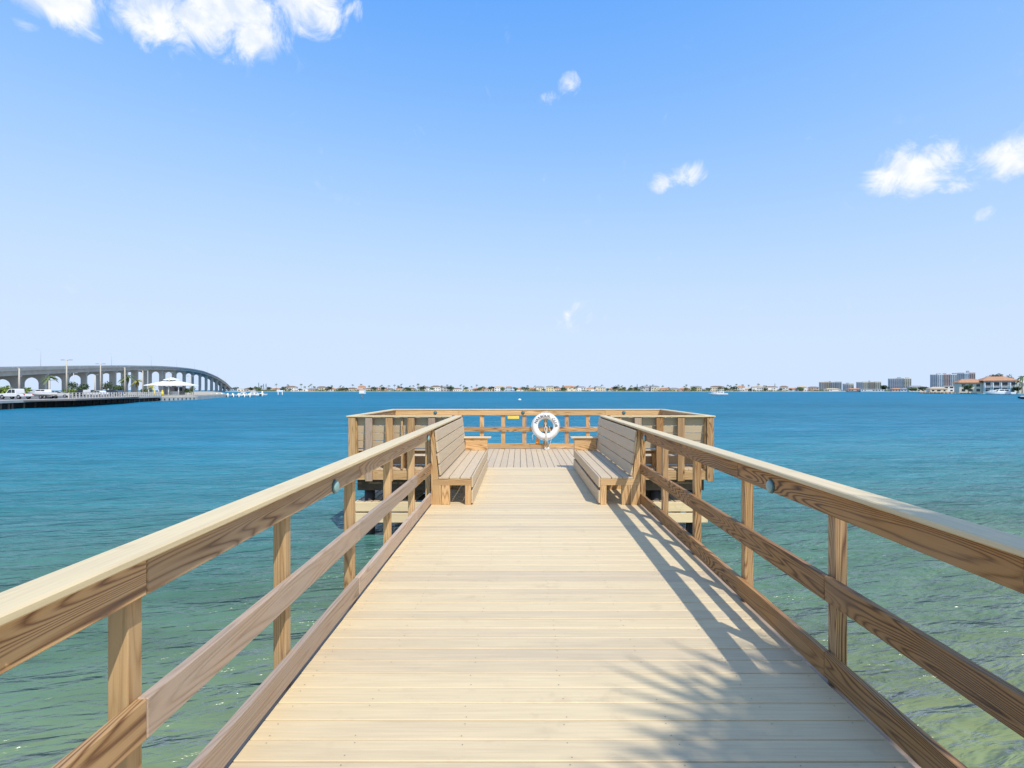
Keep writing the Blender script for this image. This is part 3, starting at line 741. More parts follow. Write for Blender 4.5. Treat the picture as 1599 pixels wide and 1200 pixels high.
# vehicles
def wheel(g, x, y, r, w_=.24):
    o = link('wheel', cyl_mesh(r, r, w_, 18, 'tyre'), None, g, (x, y-w_/2*(1 if y > 0 else -1)+ (0 if y > 0 else 0), r), (-math.pi/2, 0, 0))
    o.location.y = y-w_/2
    link('rim', cyl_mesh(r*.6, r*.55, w_+.02, 12, 'rim'), None, o, (0, 0, -.01))
def car(name, loc, rz, paint, label, kind='saloon', group='cars in the left car park'):
    g = thing(name, label, 'pickup truck' if kind == 'pickup' else 'car', loc, rz, group)
    W = .92
    if kind == 'pickup':
        L = 5.6
        body = [(-2.8,.45), (-2.75,.98), (-1.0,1.02), (-.95,1.08), (1.05,1.08), (1.2,1.06), (2.55,.96), (2.75,.8), (2.8,.45)]
        cab = [(-.98,1.05), (-.9,1.78), (-.7,1.86), (.35,1.86), (.55,1.8), (1.22,1.06)]
        win = [[(-.82,1.12), (-.78,1.7), (-.18,1.74), (-.18,1.12)], [(-.08,1.12), (-.08,1.74), (.4,1.72), (.95,1.12)]]
        wx = (-1.75, 1.8); r = .4
    else:
        L = 4.6
        body = [(-2.3,.35), (-2.32,.8), (-2.1,.98), (-1.2,1.02), (.9,1.0), (2.0,.86), (2.28,.66), (2.3,.35)]
        cab = [(-1.75,.98), (-1.05,1.42), (-.6,1.48), (.25,1.47), (1.15,1.0)]
        win = [[(-1.4,1.04), (-.95,1.37), (-.35,1.41), (-.35,1.04)], [(-.26,1.04), (-.26,1.41), (.22,1.39), (.9,1.04)]]
        if kind == 'suv':
            cab = [(-2.2,.98), (-2.05,1.6), (-1.8,1.7), (.1,1.7), (1.1,1.0)]; win = [[(-1.9,1.08), (-1.8,1.58), (-.5,1.62), (-.5,1.08)], [(-.4,1.08), (-.4,1.62), (.1,1.6), (.8,1.08)]]
        wx = (-1.42, 1.42); r = .33
    prism('body', g, body, 1, -W, W, paint, bev=.05)
    prism('cabin', g, cab, 1, -W*.86, W*.86, paint, bev=.04)
    for wpoly in win:
        for s in (-1, 1): prism('window', g, wpoly, 1, s*W*.862, s*W*.875, 'glass')
    fr = cab[-1]; tp = cab[-2]
    prism('windscreen', g, [(tp[0]+.06, tp[1]-.06), (fr[0]-.02, fr[1]+.04), (fr[0]+.02, fr[1]+.04), (tp[0]+.10, tp[1]-.06)], 1, -W*.74, W*.74, 'glass')
    if kind == 'pickup': boxes('bed_shade_slab', g, [((-2.68, -.78, 1.0), (-1.02, .78, 1.035))], 'black')  # flat black slab stands in for the shaded hollow of the bed
    for x in wx:
        for y in (-W+.1, W-.1): wheel(g, x, y, r)
    for s in (-1, 1):
        board('headlight', g, (L/2-.14, s*.68-.16, .66), (L/2+.005, s*.68+.16, .78), 'white', 0, .01)
        board('tail_light', g, (-L/2-.02, s*.76-.1, .72), (-L/2+.1, s*.76+.1, .95), 'red', 2, .01)
    board('bumper', g, (L/2-.06, -.86, .36), (L/2+.06, .86, .52), 'metal', 1, .02); board('bumper', g, (-L/2-.08, -.86, .4), (-L/2+.04, .86, .55), 'metal', 1, .02)
    return g
hd = math.pi+math.atan2(land[2].y-land[1].y, land[2].x-land[1].x)*0+.10
def hull(L, B, H, mat, name, parent, loc=(0,0,0), vee=.55, sheer=.25):
    bm = bmesh.new(); ns = 13; rows = []
    for i in range(ns):
        t = i/(ns-1); x = -L/2+L*t
        f = 1 if t < .5 else max(.02, 1-((t-.5)/.5)**2.2)
        hb = B/2*(.9+.1*min(1, t*3))*f; top = H*(1+sheer*t*t)
        keel = 0 if t < .7 else H*.55*((t-.7)/.3)**2
        prof = [(-hb, top), (-hb*.97, keel+(top-keel)*.45), (-hb*.72, keel+(top-keel)*.16), (0, keel), (hb*.72, keel+(top-keel)*.16), (hb*.97, keel+(top-keel)*.45), (hb, top)]
        rows.append([bm.verts.new((x+.12*L*t*t*(q[1]/top if k in (0, 6) else q[1]/top), q[0], q[1])) for k, q in enumerate(prof)])
    for a, b in zip(rows, rows[1:]):
        for k in range(6): bm.faces.new((a[k], a[k+1], b[k+1], b[k]))
        bm.faces.new((a[6], a[0], b[0], b[6]))
    bm.faces.new(rows[0][::-1]); bm.faces.new(rows[-1])
    bmesh.ops.recalc_face_normals(bm, faces=bm.faces)
    return link(name, bm_mesh(name, bm), mat, parent, loc)
def cruiser(name, label, loc, rz, L, hullmat='paint_white', fly=True, cat='boat'):
    g = thing(name, label, cat, loc, rz)
    B = L*.3; H = L*.12
    hull(L, B, H, hullmat, 'hull', g, (0, 0, -.25*H))
    z = H*.78
    prism('foredeck', g, [(-.05*L, z), (.46*L, z+.16*H), (.3*L, z+.5*H), (-.05*L, z+.6*H)], 1, -B*.3, B*.3, 'paint_white', bev=.03*L)
    prism('cabin', g, [(-.3*L, z), (.2*L, z), (.1*L, z+.09*L), (.04*L, z+.105*L), (-.28*L, z+.105*L)], 1, -B*.36, B*.36, 'paint_white', bev=.01*L)
    for s in (-1, 1):
        prism('window', g, [(-.24*L, z+.045*L), (-.09*L, z+.045*L), (-.09*L, z+.09*L), (-.24*L, z+.09*L)], 1, s*B*.361, s*B*.372, 'glass')
        prism('window', g, [(-.07*L, z+.045*L), (.11*L, z+.045*L), (.07*L, z+.09*L), (-.07*L, z+.09*L)], 1, s*B*.361, s*B*.372, 'glass')
    prism('windscreen', g, [(.178*L, z+.03*L), (.105*L, z+.092*L), (.118*L, z+.092*L), (.192*L, z+.03*L)], 1, -B*.31, B*.31, 'glass')
    if fly:
        prism('flybridge', g, [(-.27*L, z+.107*L), (.0*L, z+.107*L), (-.03*L, z+.15*L), (-.26*L, z+.14*L)], 1, -B*.3, B*.3, 'paint_white', bev=.006*L)
        prism('hardtop', g, [(-.26*L, z+.205*L), (-.02*L, z+.205*L), (-.03*L, z+.218*L), (-.25*L, z+.218*L)], 1, -B*.31, B*.31, 'paint_white')
        for x in (-.23*L, -.06*L):
            for s in (-1, 1): tube('hardtop_post', g, [(x, s*B*.27, z+.13*L), (x+.01*L, s*B*.27, z+.207*L)], .004*L, 'metal', 5)
    tube('bow_rail', g, [(.12*L, -B*.42, z+.07*L), (.4*L, -B*.26, z+.1*L), (.55*L, 0, z+.115*L), (.4*L, B*.26, z+.1*L), (.12*L, B*.42, z+.07*L)], .0035*L, 'metal', 5)
    boxes('swim_platform', g, [((-.55*L, -B*.4, .02*L), (-.49*L, B*.4, .03*L))], 'pine_grey')
    return g
p = at(24.5, 97, GZ+.02); car('pickup_truck', p, math.pi-.15, 'paint_white', 'white pickup truck towing the white boat on the left shore', 'pickup')
tp = at(65, 99, GZ+.02)
tr = thing('boat_trailer', 'two axle trailer under the white boat behind the pickup', 'trailer', tp, math.pi-.15)
for s in (-1, 1): board('frame_beam', tr, (-3.0, s*.7-.05, .42), (2.2, s*.7+.05, .54), 'metal', 0, .01)
tube('tongue', tr, [(2.1, -.7, .48), (3.4, 0, .5), (2.1, .7, .48)], .06, 'metal', 6); board('cross_bar', tr, (-1.6, -.7, .43), (-1.5, .7, .53), 'metal', 1, .01)
for x in (-1.9, -1.05):
    for y in (-.98, .98): wheel(tr, x, y, .34)
cruiser('motor_boat', 'white motor boat sitting on the trailer behind the pickup', tp+Vector((0, 0, .72)), math.pi-.15, 5.2, fly=False)
for px, d, rz, paint, lab, kind in ((90, 118, .5, 'paint_silver', 'silver car parked left of the tallest lamp post', 'saloon'), (118, 140, 2.6, 'paint_black', 'black estate car parked under the bridge beside the tallest lamp post', 'suv'),
        (131, 146, 2.4, 'paint_black', 'second black car, parked right of the black estate car', 'saloon'), (141, 138, 1.9, 'paint_silver', 'silver estate car seen end on, left of the white saloon', 'suv'),
        (154, 134, 3.0, 'paint_white', 'white saloon car behind the boardwalk fence', 'saloon'), (171, 158, 2.7, 'paint_black', 'dark car half hidden right of the white saloon', 'suv'), (182, 156, 2.9, 'paint_blue', 'blue car behind the boardwalk fence', 'saloon')):
    car('parked_car', at(px, d, GZ+.02), rz, paint, lab, kind)

# pavilion
gp = at(268, 178, GZ)
pv = thing('pavilion', 'open pavilion with a white hipped roof on the left shore', 'pavilion', gp)
def hip(parent, name, lx, ly, z0, h, mat, ridge=.35, ov=0, cx=0, cy=0):
    bm = bmesh.new(); rx = lx*ridge
    b = [bm.verts.new((cx+sx*lx/2, cy+sy*ly/2, z0)) for sx, sy in ((-1,-1), (1,-1), (1,1), (-1,1))]
    lo = [bm.verts.new((v.co.x, v.co.y, z0-.18)) for v in b]
    r = [bm.verts.new((cx+s*rx/2, cy, z0+h)) for s in (-1, 1)]
    bm.faces.new((b[0], b[1], r[1], r[0])); bm.faces.new((b[1], b[2], r[1])); bm.faces.new((b[2], b[3], r[0], r[1])); bm.faces.new((b[3], b[0], r[0]))
    for i in range(4): bm.faces.new((lo[i], lo[(i+1) % 4], b[(i+1) % 4], b[i]))
    bm.faces.new(lo[::-1])
    return link(name, bm_mesh(name, bm), mat, parent)
rf = hip(pv, 'roof', 12.2, 10, 3.25, 1.7, 'white', .25)
hip(rf, 'cupola', 3.6, 3.2, 5.15, .7, 'white', .3)
boxes('floor', pv, [((-5.4, -4.4, -.3), (5.4, 4.4, .12))], 'concrete_light')
for x in (-4.9, -1.6, 1.6, 4.9):
    for y in (-4, 4): cyl('column', pv, (x, y, .12), .17, .15, 3.1, 'white', 10)
boxes('back_wall', pv, [((-3.4, 1.2, .121), (3.6, 1.5, 2.9))], 'wall_grey'); boxes('counter', pv, [((-.4, -1.4, .121), (3.1, -.9, 1.15)), ((-.5, -1.5, 1.152), (3.2, -.8, 1.22))], 'white')
boxes('hatch', pv, [((.2, 1.15, 1.3), (2.8, 1.198, 2.5))], 'glass')
for lab, px, d, h, mat, sd in (('golden leaved palm between two lamp posts left of the pavilion', 214, 162, 4.4, 'leaf_gold', 3), ('small yellow green palm at the left corner of the pavilion', 237, 160, 2.9, 'leaf_gold', 2), ('taller green palm behind the golden palm', 199, 186, 6.4, 'leaf_palm', 4), ('tall palm seen through the bridge arch behind the trailered boat', 78, 230, 7.2, 'leaf_palm', 1)):
    palm(at(px, d, GZ), h, lab, sd, mat, None, 0, h*.46)
for lab, px, d, h, rad, mat in (('bright green round shrub at the right edge of the pavilion', 291, 180, 2.6, 1.4, 'leaf_bright'), ('darker shrub just right of the bright pavilion shrub', 299, 186, 3.1, 1.3, 'leaf'),
        ('sunlit bush by the base of the tallest lamp post', 108, 132, 2.3, 1.6, 'leaf_bright'), ('dark bush under the bridge right of the tallest lamp post', 112, 160, 4.2, 1.5, 'leaf_dark'),
        ('green shrub left of the pickup truck at the picture edge', 3, 122, 2.6, 2.2, 'leaf_bright'), ('green bush behind the pickup truck bed', 36, 135, 2.7, 2.6, 'leaf_bright'),
        ('wide green bush right of the blue car', 187, 172, 3.3, 2.3, 'leaf'), ('low bush between the pavilion and the golden palm', 228, 186, 2.2, 2.0, 'leaf'), ('round tree seen through a bridge arch behind the white saloon', 166, 236, 6.0, 2.6, 'leaf_dark'), ('dark round tree under the bridge right of the small palm', 129, 236, 4.6, 3.4, 'leaf_dark')):
    broad_tree(at(px, d, GZ), h, rad, lab, mat, int(px*7), 420, None, 'shrub' if h < 4 else 'tree', h >= 4)

# dock with pale boats right of the pavilion
dk = thing('dock', 'low pale dock with white piles running out from the left shore', 'dock', at(362, 228, WZ))
boxes('dock_deck', dk, [((-8, -2, .75), (9.5, 1.5, 1.05))], 'concrete_light')
for i in range(8):
    for y in (-2.05, 1.6): cyl('pile', dk, (-7.6+i*2.35, y, -1), .22, .22, 2.45+.25*(i % 2), 'white', 8)
for lab, px, d, L, rz in (('left one of two white boats moored beyond the pale dock', 383, 262, 7.5, .1), ('right one of two white boats moored beyond the pale dock', 400, 270, 9, .2)):
    cruiser('motor_boat', lab, at(px, d, WZ+.05), rz, L, fly=True)
g = thing('mooring_pile', 'white mooring pile with a dark base beside the moored boats', 'pile', at(409.5, 262, WZ)); cyl('post', g, (0, 0, -1), .35, .35, 3.4, 'white', 10); cyl('collar', g, (-.9, 0, -1), .55, .5, 2.2, 'black', 10)

# ------------------------------------------------------------------ the bridge
prof = [(150, 6.0), (200, 9.2), (260, 12.7), (332, 16.5), (400, 20.0), (522, 25.6), (668, 29.6), (760, 30.4), (804, 30.0), (929, 25.7), (1051, 17.5), (1120, 10), (1185, 4.6)]
def bz(d):
    for (a, za), (b, zb) in zip(prof, prof[1:]):
        if a <= d <= b:
            t = (d-a)/(b-a); i = prof.index((a, za))
            p0 = prof[max(i-1, 0)]; p3 = prof[min(i+2, len(prof)-1)]
            m1 = (zb-p0[1])/(b-p0[0])*(b-a); m2 = (p3[1]-za)/(p3[0]-a)*(b-a)
            return (2*t**3-3*t*t+1)*za+(t**3-2*t*t+t)*m1+(-2*t**3+3*t*t)*zb+(t**3-t*t)*m2
    return prof[-1][1]
def bxy(d): return Vector((-255-.427*(d-260), d, 0))
BD = Vector((-.427, 1, 0)).normalized(); BN = Vector((BD.y, -BD.x, 0))
br = thing('bridge', 'long high concrete road bridge on arched piers curving away to the left', 'bridge', bxy(260))
def sweep(name, sec, d0, d1, step, mat, parent=br):
    bm = bmesh.new(); rows = []; base = br.location; k = d0
    while k <= d1+.01:
        c = bxy(k)+Vector((0, 0, bz(k)))-base
        rows.append([bm.verts.new(c+BN*a+Vector((0, 0, b))) for a, b in sec]); k += step
    n_ = len(sec)
    for a, b in zip(rows, rows[1:]):
        for i in range(n_): bm.faces.new((a[i], a[(i+1) % n_], b[(i+1) % n_], b[i]))
    bm.faces.new(rows[0]); bm.faces.new(rows[-1][::-1]); bmesh.ops.recalc_face_normals(bm, faces=bm.faces)
    return link(name, bm_mesh(name, bm), mat, parent)
HB = 8.2
sweep('deck_slab', [(-HB, -1.1), (HB, -1.1), (HB, -1.45), (-HB, -1.45)], 150, 1185, 15, 'concrete')
for s in (-1, 1):
    sweep('parapet', [(s*HB, -1.098), (s*HB, 0), (s*(HB-.3), 0), (s*(HB-.45), -1.098)], 150, 1185, 15, 'concrete')
for k in range(4):
    x = -HB+1.6+k*(2*HB-3.2)/3
    sweep('girder', [(x-.3, -1.452), (x+.3, -1.452), (x+.3, -3.8), (x-.3, -3.8)], 150, 1185, 15, 'concrete')
k = 175.0
while k < 1170:
    zt = bz(k)-3.805; gz = WZ-.5 if k > 420 else GZ-.3
    h = zt-gz
    if h > 2:
        cw = 2.9; hw = 6.2; capd = min(2.0, h*.35)
        pts = [(-hw, gz), (-hw, zt-capd*.55), (-hw-1.0, zt-.5), (-hw-1.0, zt), (hw+1.0, zt), (hw+1.0, zt-.5), (hw, zt-capd*.55), (hw, gz), (hw-cw, gz)]
        ra_ = hw-cw; ar = min(ra_, max(.6, h-capd-.5))
        for j in range(13):
            a = math.pi*j/12; pts.append((math.cos(a)*ra_, zt-capd-ar+math.sin(a)*ar))
        pts.append((-hw+cw, gz))
        c = bxy(k)
        prism('pier', br, pts, 1, -1.0, 1.0, 'concrete', (c.x-br.location.x, c.y-br.location.y, -br.location.z), math.atan2(BN.y, BN.x))
    k += 29 if k < 480 else 58
k = 170.0
while k < 1100:
    c = bxy(k)-br.location+BN*(HB-.15); z = bz(k)
    tube('lamp', br, [(c.x, c.y, z-.05), (c.x, c.y, z+9), (c.x-BN.x*2, c.y-BN.y*2, z+9.6)], [.08, .05, .04], 'metal', 5); k += 110

# ------------------------------------------------------------------ markers and floats
g = thing('channel_marker', 'channel marker pile with pale warning boards standing alone in the water', 'channel marker', at(565, 190, WZ))
cyl('pile', g, (0, 0, -2), .2, .18, 4.4, 'trunk', 10)
for i, (rz, mt) in enumerate(((0, 'white'), (math.pi/2, 'white'))):
    o = link('board', box_mesh(1.75, .08, 1.35, 'white', 0), None, g, (0, -.24 if i == 0 else 0, 2.35) if i == 0 else (.95, .6, 2.35), (0, 0, rz))
    if i == 0:
        link('stripe', box_mesh(1.70, .02, .12, 'orange', 0), None, o, (0, -.052, .58)); link('stripe', box_mesh(1.70, .02, .12, 'orange', 0), None, o, (0, -.052, -.58))
cyl('lantern', g, (0, 0, 2.4), .12, .1, 1.0, 'orange', 8)
g = thing('channel_marker', 'small white two legged marker in front of the far left shore', 'channel marker', at(437.5, 330, WZ))
for s in (-1, 1): cyl('leg', g, (s*1.3, 0, -1.5), .22, .2, 3.9, 'white', 8)
board('board', g, (-1.9, -.25, 1.9), (1.9, -.05, 3.0), 'white', 0, 0)
g = thing('mooring_buoy', 'small white buoy floating in front of the far shore left of the lifebuoy', 'buoy', at(811.5, 158, WZ))
bm = bmesh.new(); bmesh.ops.create_uvsphere(bm, u_segments=16, v_segments=10, radius=.42); bmesh.ops.scale(bm, vec=(1.15, 1, .75), verts=bm.verts)
link('ball', bm_mesh('ball', bm, True), 'ring', g, (0, 0, .12)); cyl('top_ring', g, (0, 0, .42), .07, .07, .14, 'metal', 8)

cruiser('cabin_cruiser', 'white cabin cruiser under way in the middle of the bay', at(1122, 330, WZ+.05), math.pi, 10.6)
cruiser('motor_yacht', 'long white motor yacht moored in front of the terracotta roofed villa', at(1561, 352, WZ+.1), math.pi, 17.5, fly=False)
cruiser('launch', 'dark blue hulled boat cut off by the right picture edge', at(1606, 178, WZ+.05), math.pi, 6.2, 'paint_navy', False)

# ------------------------------------------------------------------ far shore
FS = 900.0
def strip(name, pts_front, depth, z1, mat):
    q = [(p.x, p.y) for p in pts_front]+[(p.x+(p.x-CX)/p.y*depth, p.y+depth) for p in reversed(pts_front)]
    return tag(prism(name, None, q, 2, WZ-1, z1, mat), kind='structure')
strip('far_shore', [at(px, FS-14+6*math.sin(px*.05)) for px in range(352, 1480, 14)], 420, -.35, 'sand')
strip('right_shore', [at(px, 470-(px-1430)*.42+5*math.sin(px*.11)) for px in range(1436, 1720, 9)], 330, -.3, 'sand')
LM = [(357, 'the bridge foot'), (437, 'the two legged marker'), (565, 'the channel marker'), (680, 'the left bench top'), (811, 'the white buoy'), (852, 'the lifebuoy'), (1000, 'the right bench top'), (1122, 'the cabin cruiser'), (1283, 'the brown block')]
ORD = ['first', 'second', 'third', 'fourth', 'fifth', 'sixth', 'seventh', 'eighth', 'ninth', 'tenth', 'eleventh', 'twelfth', 'thirteenth', 'fourteenth', 'fifteenth', 'sixteenth', 'seventeenth', 'eighteenth']
def place_words(pxs, noun):
    out = {}; groups = {}
    for px in sorted(pxs):
        l = min(LM, key=lambda q: abs(q[0]-px)); groups.setdefault((l, px >= l[0]), []).append(px)
    for (l, right), ps in groups.items():
        ps = sorted(ps, reverse=not right)
        for i, px in enumerate(ps): out[px] = '%s %s %s of %s' % (ORD[min(i, 17)], noun, 'right' if right else 'left', l[1])
    return out
def house(px, d, wpx, h, wall, roof, label, roofh=1.6, storeys=1, group='houses on the far shore'):
    w_ = wpx*d/F; dp = R.uniform(8, 12)
    p = at(px, d, -.4)
    g = thing('house', label, 'house', p, -math.atan2(p.x-CX, p.y)*.6+R.uniform(-.15, .15), group)
    boxes('wall', g, [((-w_/2, 0, 0), (w_/2, dp, h))], 'wall_'+wall)
    if roof != 'white': hip(g, 'roof', w_+1.2, dp+1.4, h+.18, roofh, 'roof_'+roof, .45, 0, 0, dp/2)
    else: boxes('roof', g, [((-w_/2-.3, -.4, h+.002), (w_/2+.3, dp+.3, h+.35))], 'roof_white')
    nw = max(2, int(w_/3.6))
    for s in range(storeys):
        zz = .9+s*3.0
        for i in range(nw):
            if R.random() < .18: continue
            x = -w_/2+w_*(i+.5)/nw; ww = R.choice((.7, .9, 1.3))
            boxes('window', g, [((x-ww, -.05, zz), (x+ww, -.01, zz+1.35))], 'glass')
    return g
xs = []; px = 371.0
while px < 1276:
    wv = R.uniform(9, 20); xs.append((px+wv/2, wv)); px += wv+R.choice((.5, 1, 2, 4))
wk = list(WALLS); rk = list(ROOFS)
words = place_words([x for x, _ in xs], 'house')
for x, wv in xs:
    wl = R.choices(wk, [6, 4, 2, 1.5, 2, 1, .7])[0]; rf_ = R.choices(rk, [4, 3, 2.5, 2, 2])[0]
    st = 2 if R.random() < .5 else 1
    house(x, FS+R.uniform(6, 40), wv, 3.3*st+R.uniform(.3, 1.2), wl, rf_, '%s house, %s roof, on far shore, %s' % (wl, rf_, words[x]), R.uniform(1.3, 2.3), st)
# individual palms and pines standing out of the far skyline
px_p = sorted([R.uniform(372, 1275) for _ in range(64)])
words = place_words(px_p, 'palm')
for i, x in enumerate(px_p):
    palm(at(x, FS+R.uniform(0, 60), -.4), R.choice((8.0, 9.5, 9.5, 11.0, 12.5)), 'thin palm above the far shore roofs, %s' % words[x], i % 5+1, 'leaf_palm', 'palms on the far shore', 0, 3.0)
def conifer(px, d, h, label):
    g = thing('conifer', label, 'tree', at(px, d, -.4), 0, 'pointed trees on the far shore')
    tube('trunk', g, [(0, 0, 0), (0, 0, h*.9)], [.3, .08], 'trunk', 6)
    rr = random.Random(int(px)); bm = bmesh.new()
    for i in range(420):
        t = rr.random()**.8; a = rr.uniform(0, 6.28); r = (1-t)*h*.15*rr.uniform(.4, 1.1)+.15
        p = Vector((math.cos(a)*r, math.sin(a)*r, h*(.1+.9*t))); u = Vector((math.cos(a), math.sin(a), rr.uniform(-.6, .3))); tt = Vector((-u.y, u.x, 0))
        L = .6; bm.faces.new([bm.verts.new(q) for q in (p-u*L*.4, p+tt*L*.4, p+u*L, p-tt*L*.4)])
    link('crown', bm_mesh('crown', bm), 'leaf_dark', g)
conifer(404, FS+20, 15, 'tallest dark pointed tree on the far shore, left of a close pair')
conifer(411.5, FS+20, 13, 'left one of the close pair of pointed trees on the far shore')
conifer(415.5, FS+22, 13.5, 'right one of the close pair of pointed trees on the far shore')
conifer(995, FS+30, 13, 'pointed dark tree on the far shore above the top of the right bench')
conifer(1210, FS+30, 13.5, 'pointed dark tree on the far shore right of the cabin cruiser')
tr_p = sorted([R.uniform(366, 1278) for _ in range(110)])
words = place_words(tr_p, 'tree')
crowns = [tree_crown(4.2, 2.6, 260, .55, 100+i) for i in range(5)]
for c in crowns: c.materials.append(M['leaf'])
crowns_d = [c.copy() for c in crowns]
for c in crowns_d: c.materials.clear(); c.materials.append(M['leaf_dark'])
CACHE['ft'] = None
for i, x in enumerate(tr_p):
    h = R.uniform(4.5, 9.5); dk_ = R.random() < .4
    g = thing('tree', '%s rounded tree on the far shore, %s' % ('dark' if dk_ else 'mid green', words[x]), 'tree', at(x, FS+R.uniform(2, 45), -.4), R.uniform(0, 6), 'rounded trees on the far shore')
    s = h/5.2
    link('crown', (crowns_d if dk_ else crowns)[i % 5], None, g, (0, 0, h-2.4*s), (0, 0, 0), (s*R.uniform(.8, 1.5), s, s))
    if CACHE['ft'] is None: CACHE['ft'] = tube('trunk', g, [(0, 0, 0), (.1, 0, 3)], [.28, .14], 'trunk', 6).data
    else: link('trunk', CACHE['ft'], None, g)
# hedges and mangroves along the waterline: one uncountable green mass
bm = bmesh.new(); rr = random.Random(5)
for i in range(15000):
    x = rr.uniform(362, 1440)
    if mnoise.noise(Vector((x*.045, 3.3, 0))) < -.12: continue
    p = at(x, FS+rr.choice((-4, 0, 30, 48))+rr.uniform(-3, 3), 0); p.z = -.6+abs(rr.gauss(0, 1.7))*(1+.7*mnoise.noise(Vector((x*.1, 9, 0))))
    u = Vector((rr.gauss(0, 1), rr.gauss(0, 1), rr.gauss(0, 1))).normalized(); t = u.orthogonal().normalized(); L = rr.uniform(.5, 1.1)
    bm.faces.new([bm.verts.new(q_) for q_ in (p-u*L, p+t*L*.6, p+u*L, p-t*L*.6)])
tag(link('shore_hedges', bm_mesh('shore_hedges', bm), 'leaf'), 'green hedges and mangroves lining the far shore', 'greenery', None, 'stuff')

# towers to the right
def tower(px0, px1, ytop, d, cols, label, bays, roofbits=()):
    zt = zat(ytop, d); w_ = (px1-px0)*d/F; p = at((px0+px1)/2, d, -.4); h = zt+.4
    g = thing('apartment_tower', label, 'building', p, -math.atan2(p.x-CX, p.y)*.8)
    n_ = len(cols); dp = 18
    fl = max(3, int(h/3.1))
    for i, (c, gl) in enumerate(cols):
        a = -w_/2+w_*i/n_; b = a+w_/n_; off = (0, 1.2, .5)[i % 3]
        boxes('wall', g, [((a, off, 0), (b, dp, h-(.0 if i % 2 else .8)))], c)
        nb = max(1, bays//n_)
        for k in range(fl-1):
            z = 1.2+k*h/fl
            o = boxes('window_band', g, [((a+(b-a)*(j+.14)/nb, off-.22, z), (a+(b-a)*(j+.86)/nb, off-.02, z+h/fl*.62)) for j in range(nb)], gl)
    for a, b, hh in roofbits: boxes('plant_room', g, [((a*w_, 4, h-.9), (b*w_, 12, h+hh))], cols[0][0])
    return g
T1 = 1500
tower(1282, 1312, 596.4, T1, [('wall_tan', 'glass_blue'), ('wall_tan', 'glass'), ('wall_grey', 'glass'), ('wall_grey', 'glass')], 'wide brown apartment block, leftmost of the far towers', 12, ((-.05, .02, 2),))
tower(1318, 1332, 599, T1+40, [('wall_grey', 'glass_blue'), ('wall_cream', 'glass_blue')], 'small dark apartment block between the two wide brown ones', 6, ((-.2, .1, 2),))
tower(1341, 1373, 596.2, T1, [('wall_grey', 'glass_blue'), ('wall_cream', 'glass'), ('wall_tan', 'glass'), ('wall_cream', 'glass')], 'wide apartment block with cream piers, right of the small dark one', 12, ((.0, .06, 3),))
tower(1391, 1420, 590.8, T1-100, [('wall_grey', 'glass_blue'), ('wall_grey', 'glass_blue'), ('wall_cream', 'glass')], 'blue glazed apartment tower with a cream right end', 12, ((-.1, .05, 2.5), (.25, .4, 1.5)))
tower(1458, 1490, 584.5, T1-100, [('wall_grey', 'glass_blue'), ('wall_white', 'glass_blue'), ('wall_pink', 'glass'), ('wall_white', 'glass')], 'tall pale stepped tower left of the blue tower', 12, ((-.28, -.1, 2), (-.02, .1, 2.5)))
tower(1492, 1519, 582.2, T1-60, [('wall_grey', 'glass_blue'), ('wall_grey', 'glass_blue'), ('wall_white', 'glass_blue'), ('wall_pink', 'glass')], 'tallest blue glazed tower behind the terracotta villa', 12, ((.12, .24, 5),))
# right shore: houses, trees and the villa
rhouses = [(1300, 900, 22, 3.3, 'white', 'sand coloured', 1), (1335, 880, 18, 3.2, 'pink', 'terracotta', 1), (1362, 860, 30, 3.4, 'white', 'white', 1), (1402, 800, 15, 3.2, 'pink', 'terracotta', 1), (1416, 780, 16, 3.4, 'white', 'grey', 1),
           (1432, 640, 20, 5.6, 'cream', 'grey', 2), (1466, 480, 22, 3.2, 'cream', 'sand coloured', 1), (1490, 520, 26, 6.0, 'white', 'white', 2)]
rl_ = ['long low white house below the brown apartment block', 'pink house with terracotta roof below the small dark block', 'wide flat white house below the block with cream piers', 'low pink house below the blue glazed cream ended tower', 'white house with grey roof below the cream end of the blue glazed tower',
       'two storey cream house in the gap between the towers', 'low cream waterfront house below the tall pale tower', 'two storey white house below the blue tower']
for (x, d, wv, h, wl, rf_, st), lab in zip(rhouses, rl_): house(x, d, wv, h, wl, rf_, lab, 1.7, st, 'houses on the right shore')
for lab, x, d, h, rad, mt in (('big round dark green tree left of the blue glazed cream ended tower', 1383, 760, 9.5, 6.5, 'leaf_dark'), ('dark tree below the gap between the towers', 1443, 540, 6.0, 5, 'leaf_dark'), ('dark tree mass left of the terracotta villa', 1504, 400, 9.5, 4.6, 'leaf_dark'),
        ('second dark tree close to the left wall of the terracotta villa', 1512, 385, 7, 3.4, 'leaf'), ('round tree crown above the villa roof ridge', 1556, 440, 17.0, 6.5, 'leaf_dark'), ('smaller round crown right of the villa ridge', 1577, 440, 14.6, 4.0, 'leaf_dark'), ('small crown over the left roof of the villa', 1544, 430, 14, 3.6, 'leaf_dark'),
        ('green garden tree at the right end of the villa', 1588, 372, 4.8, 3.2, 'leaf'), ('low green tree left of the tall pale tower foot', 1425, 600, 4.6, 5.5, 'leaf')):
    broad_tree(at(x, d, -.35), h, rad, lab, mt, int(x), 1100)
palm(at(1596, 330, -.35), 10.2, 'tall palm at the right picture edge beside the villa', 3, 'leaf_palm', None, 0, 3.2)
palm(at(1591, 345, -.35), 7.4, 'shorter palm just left of the tall palm at the right edge', 2, 'leaf_palm', None, 0, 2.8)
vp = at(1553, 385, -.35)
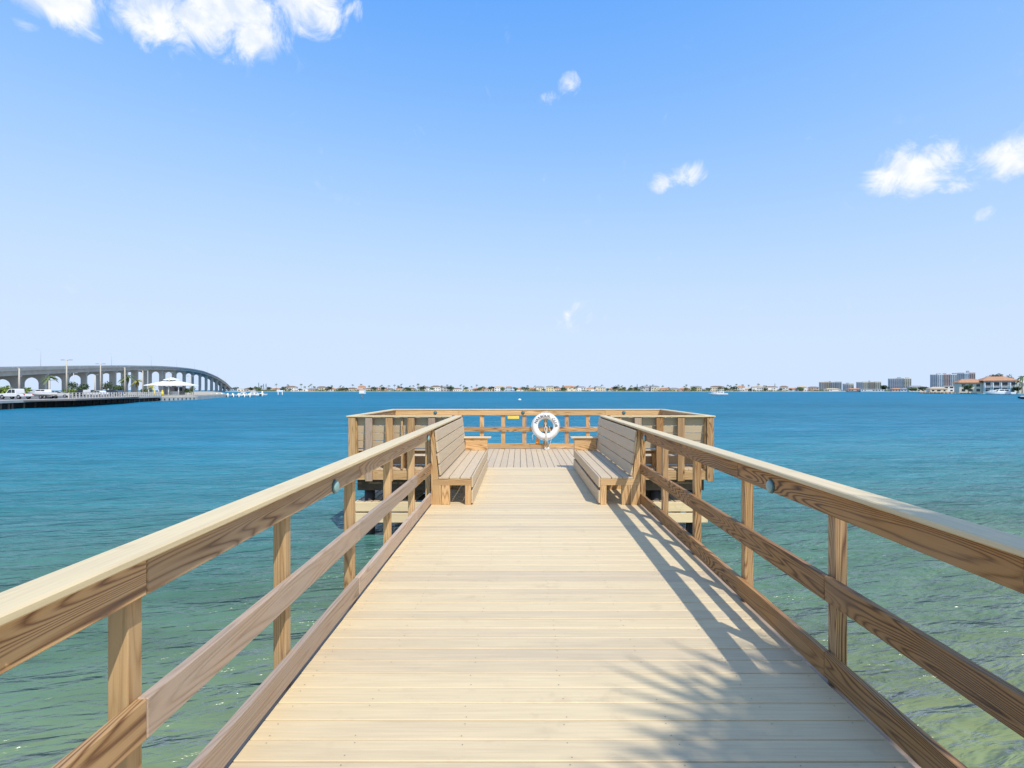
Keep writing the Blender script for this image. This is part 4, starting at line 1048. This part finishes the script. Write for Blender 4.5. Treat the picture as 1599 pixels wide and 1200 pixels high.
vl = thing('villa', 'two storey waterfront villa with terracotta hipped roofs and tall white columns', 'house', vp, -.35)
vl.scale = (1, 1, 1.22)
boxes('wall', vl, [((-5.5, 2.5, 0), (13.5, 14, 7.0))], 'wall_white'); boxes('wall', vl, [((-19.5, 4, 0), (-5.6, 13, 5.9))], 'wall_cream')
boxes('wall', vl, [((13.6, 5, 0), (19, 13, 5.4))], 'wall_cream')
hip(vl, 'roof', 22.5, 16.5, 7.3, 2.5, 'roof_terracotta', .45, 0, 4, 7.6); hip(vl, 'roof', 17, 12, 6.2, 2.2, 'roof_terracotta', .5, 0, -12.2, 8.5); hip(vl, 'roof', 7.5, 10, 5.6, 1.2, 'roof_sand coloured', .3, 0, 16.8, 9)
for x in (-5.5, -.6, 4.2, 9.4, 13.6): cyl('column', vl, (x, .4, 0), .28, .26, 7.12, 'white', 10)
boxes('balcony', vl, [((-5.2, .5, 3.3), (13.3, 2.49, 3.55)), ((-5.2, .3, 4.4), (13.3, .38, 4.5))], 'white')
for i in range(24): boxes('baluster', vl, [((-5.1+i*.8, .32, 3.551), (-5.04+i*.8, .36, 4.4))], 'white')
for x0_, x1_, z0_, z1_ in ((-4.6, -1.4, 4.0, 6.3), (0, 3.6, 4.0, 6.3), (5, 8.6, 4.0, 6.3), (10, 12.8, 4.0, 6.3), (-4.4, -1.6, .5, 2.7), (0, 3.6, .2, 2.8), (5.2, 8.4, .5, 2.7), (10, 12.6, .5, 2.7)):
    boxes('window', vl, [((x0_, 2.44, z0_), (x1_, 2.49, z1_))], 'glass')
for x0_ in (-18, -13.6, -9.2):
    for z0_ in (.8, 3.7): boxes('window', vl, [((x0_, 3.94, z0_), (x0_+2.2, 3.99, z0_+1.5))], 'glass')
jt = thing('jetty', 'low wooden jetty along the right shore left of the villa', 'jetty', at(1470, 430, WZ))
boxes('jetty_deck', jt, [((-16, -1.2, .7), (24, 1.2, 1.0))], 'pine_grey')
for i in range(14):
    for y in (-1.25, 1.25): cyl('pile', jt, (-15.6+i*3, y, -1), .2, .2, 2.6, 'pile', 8)
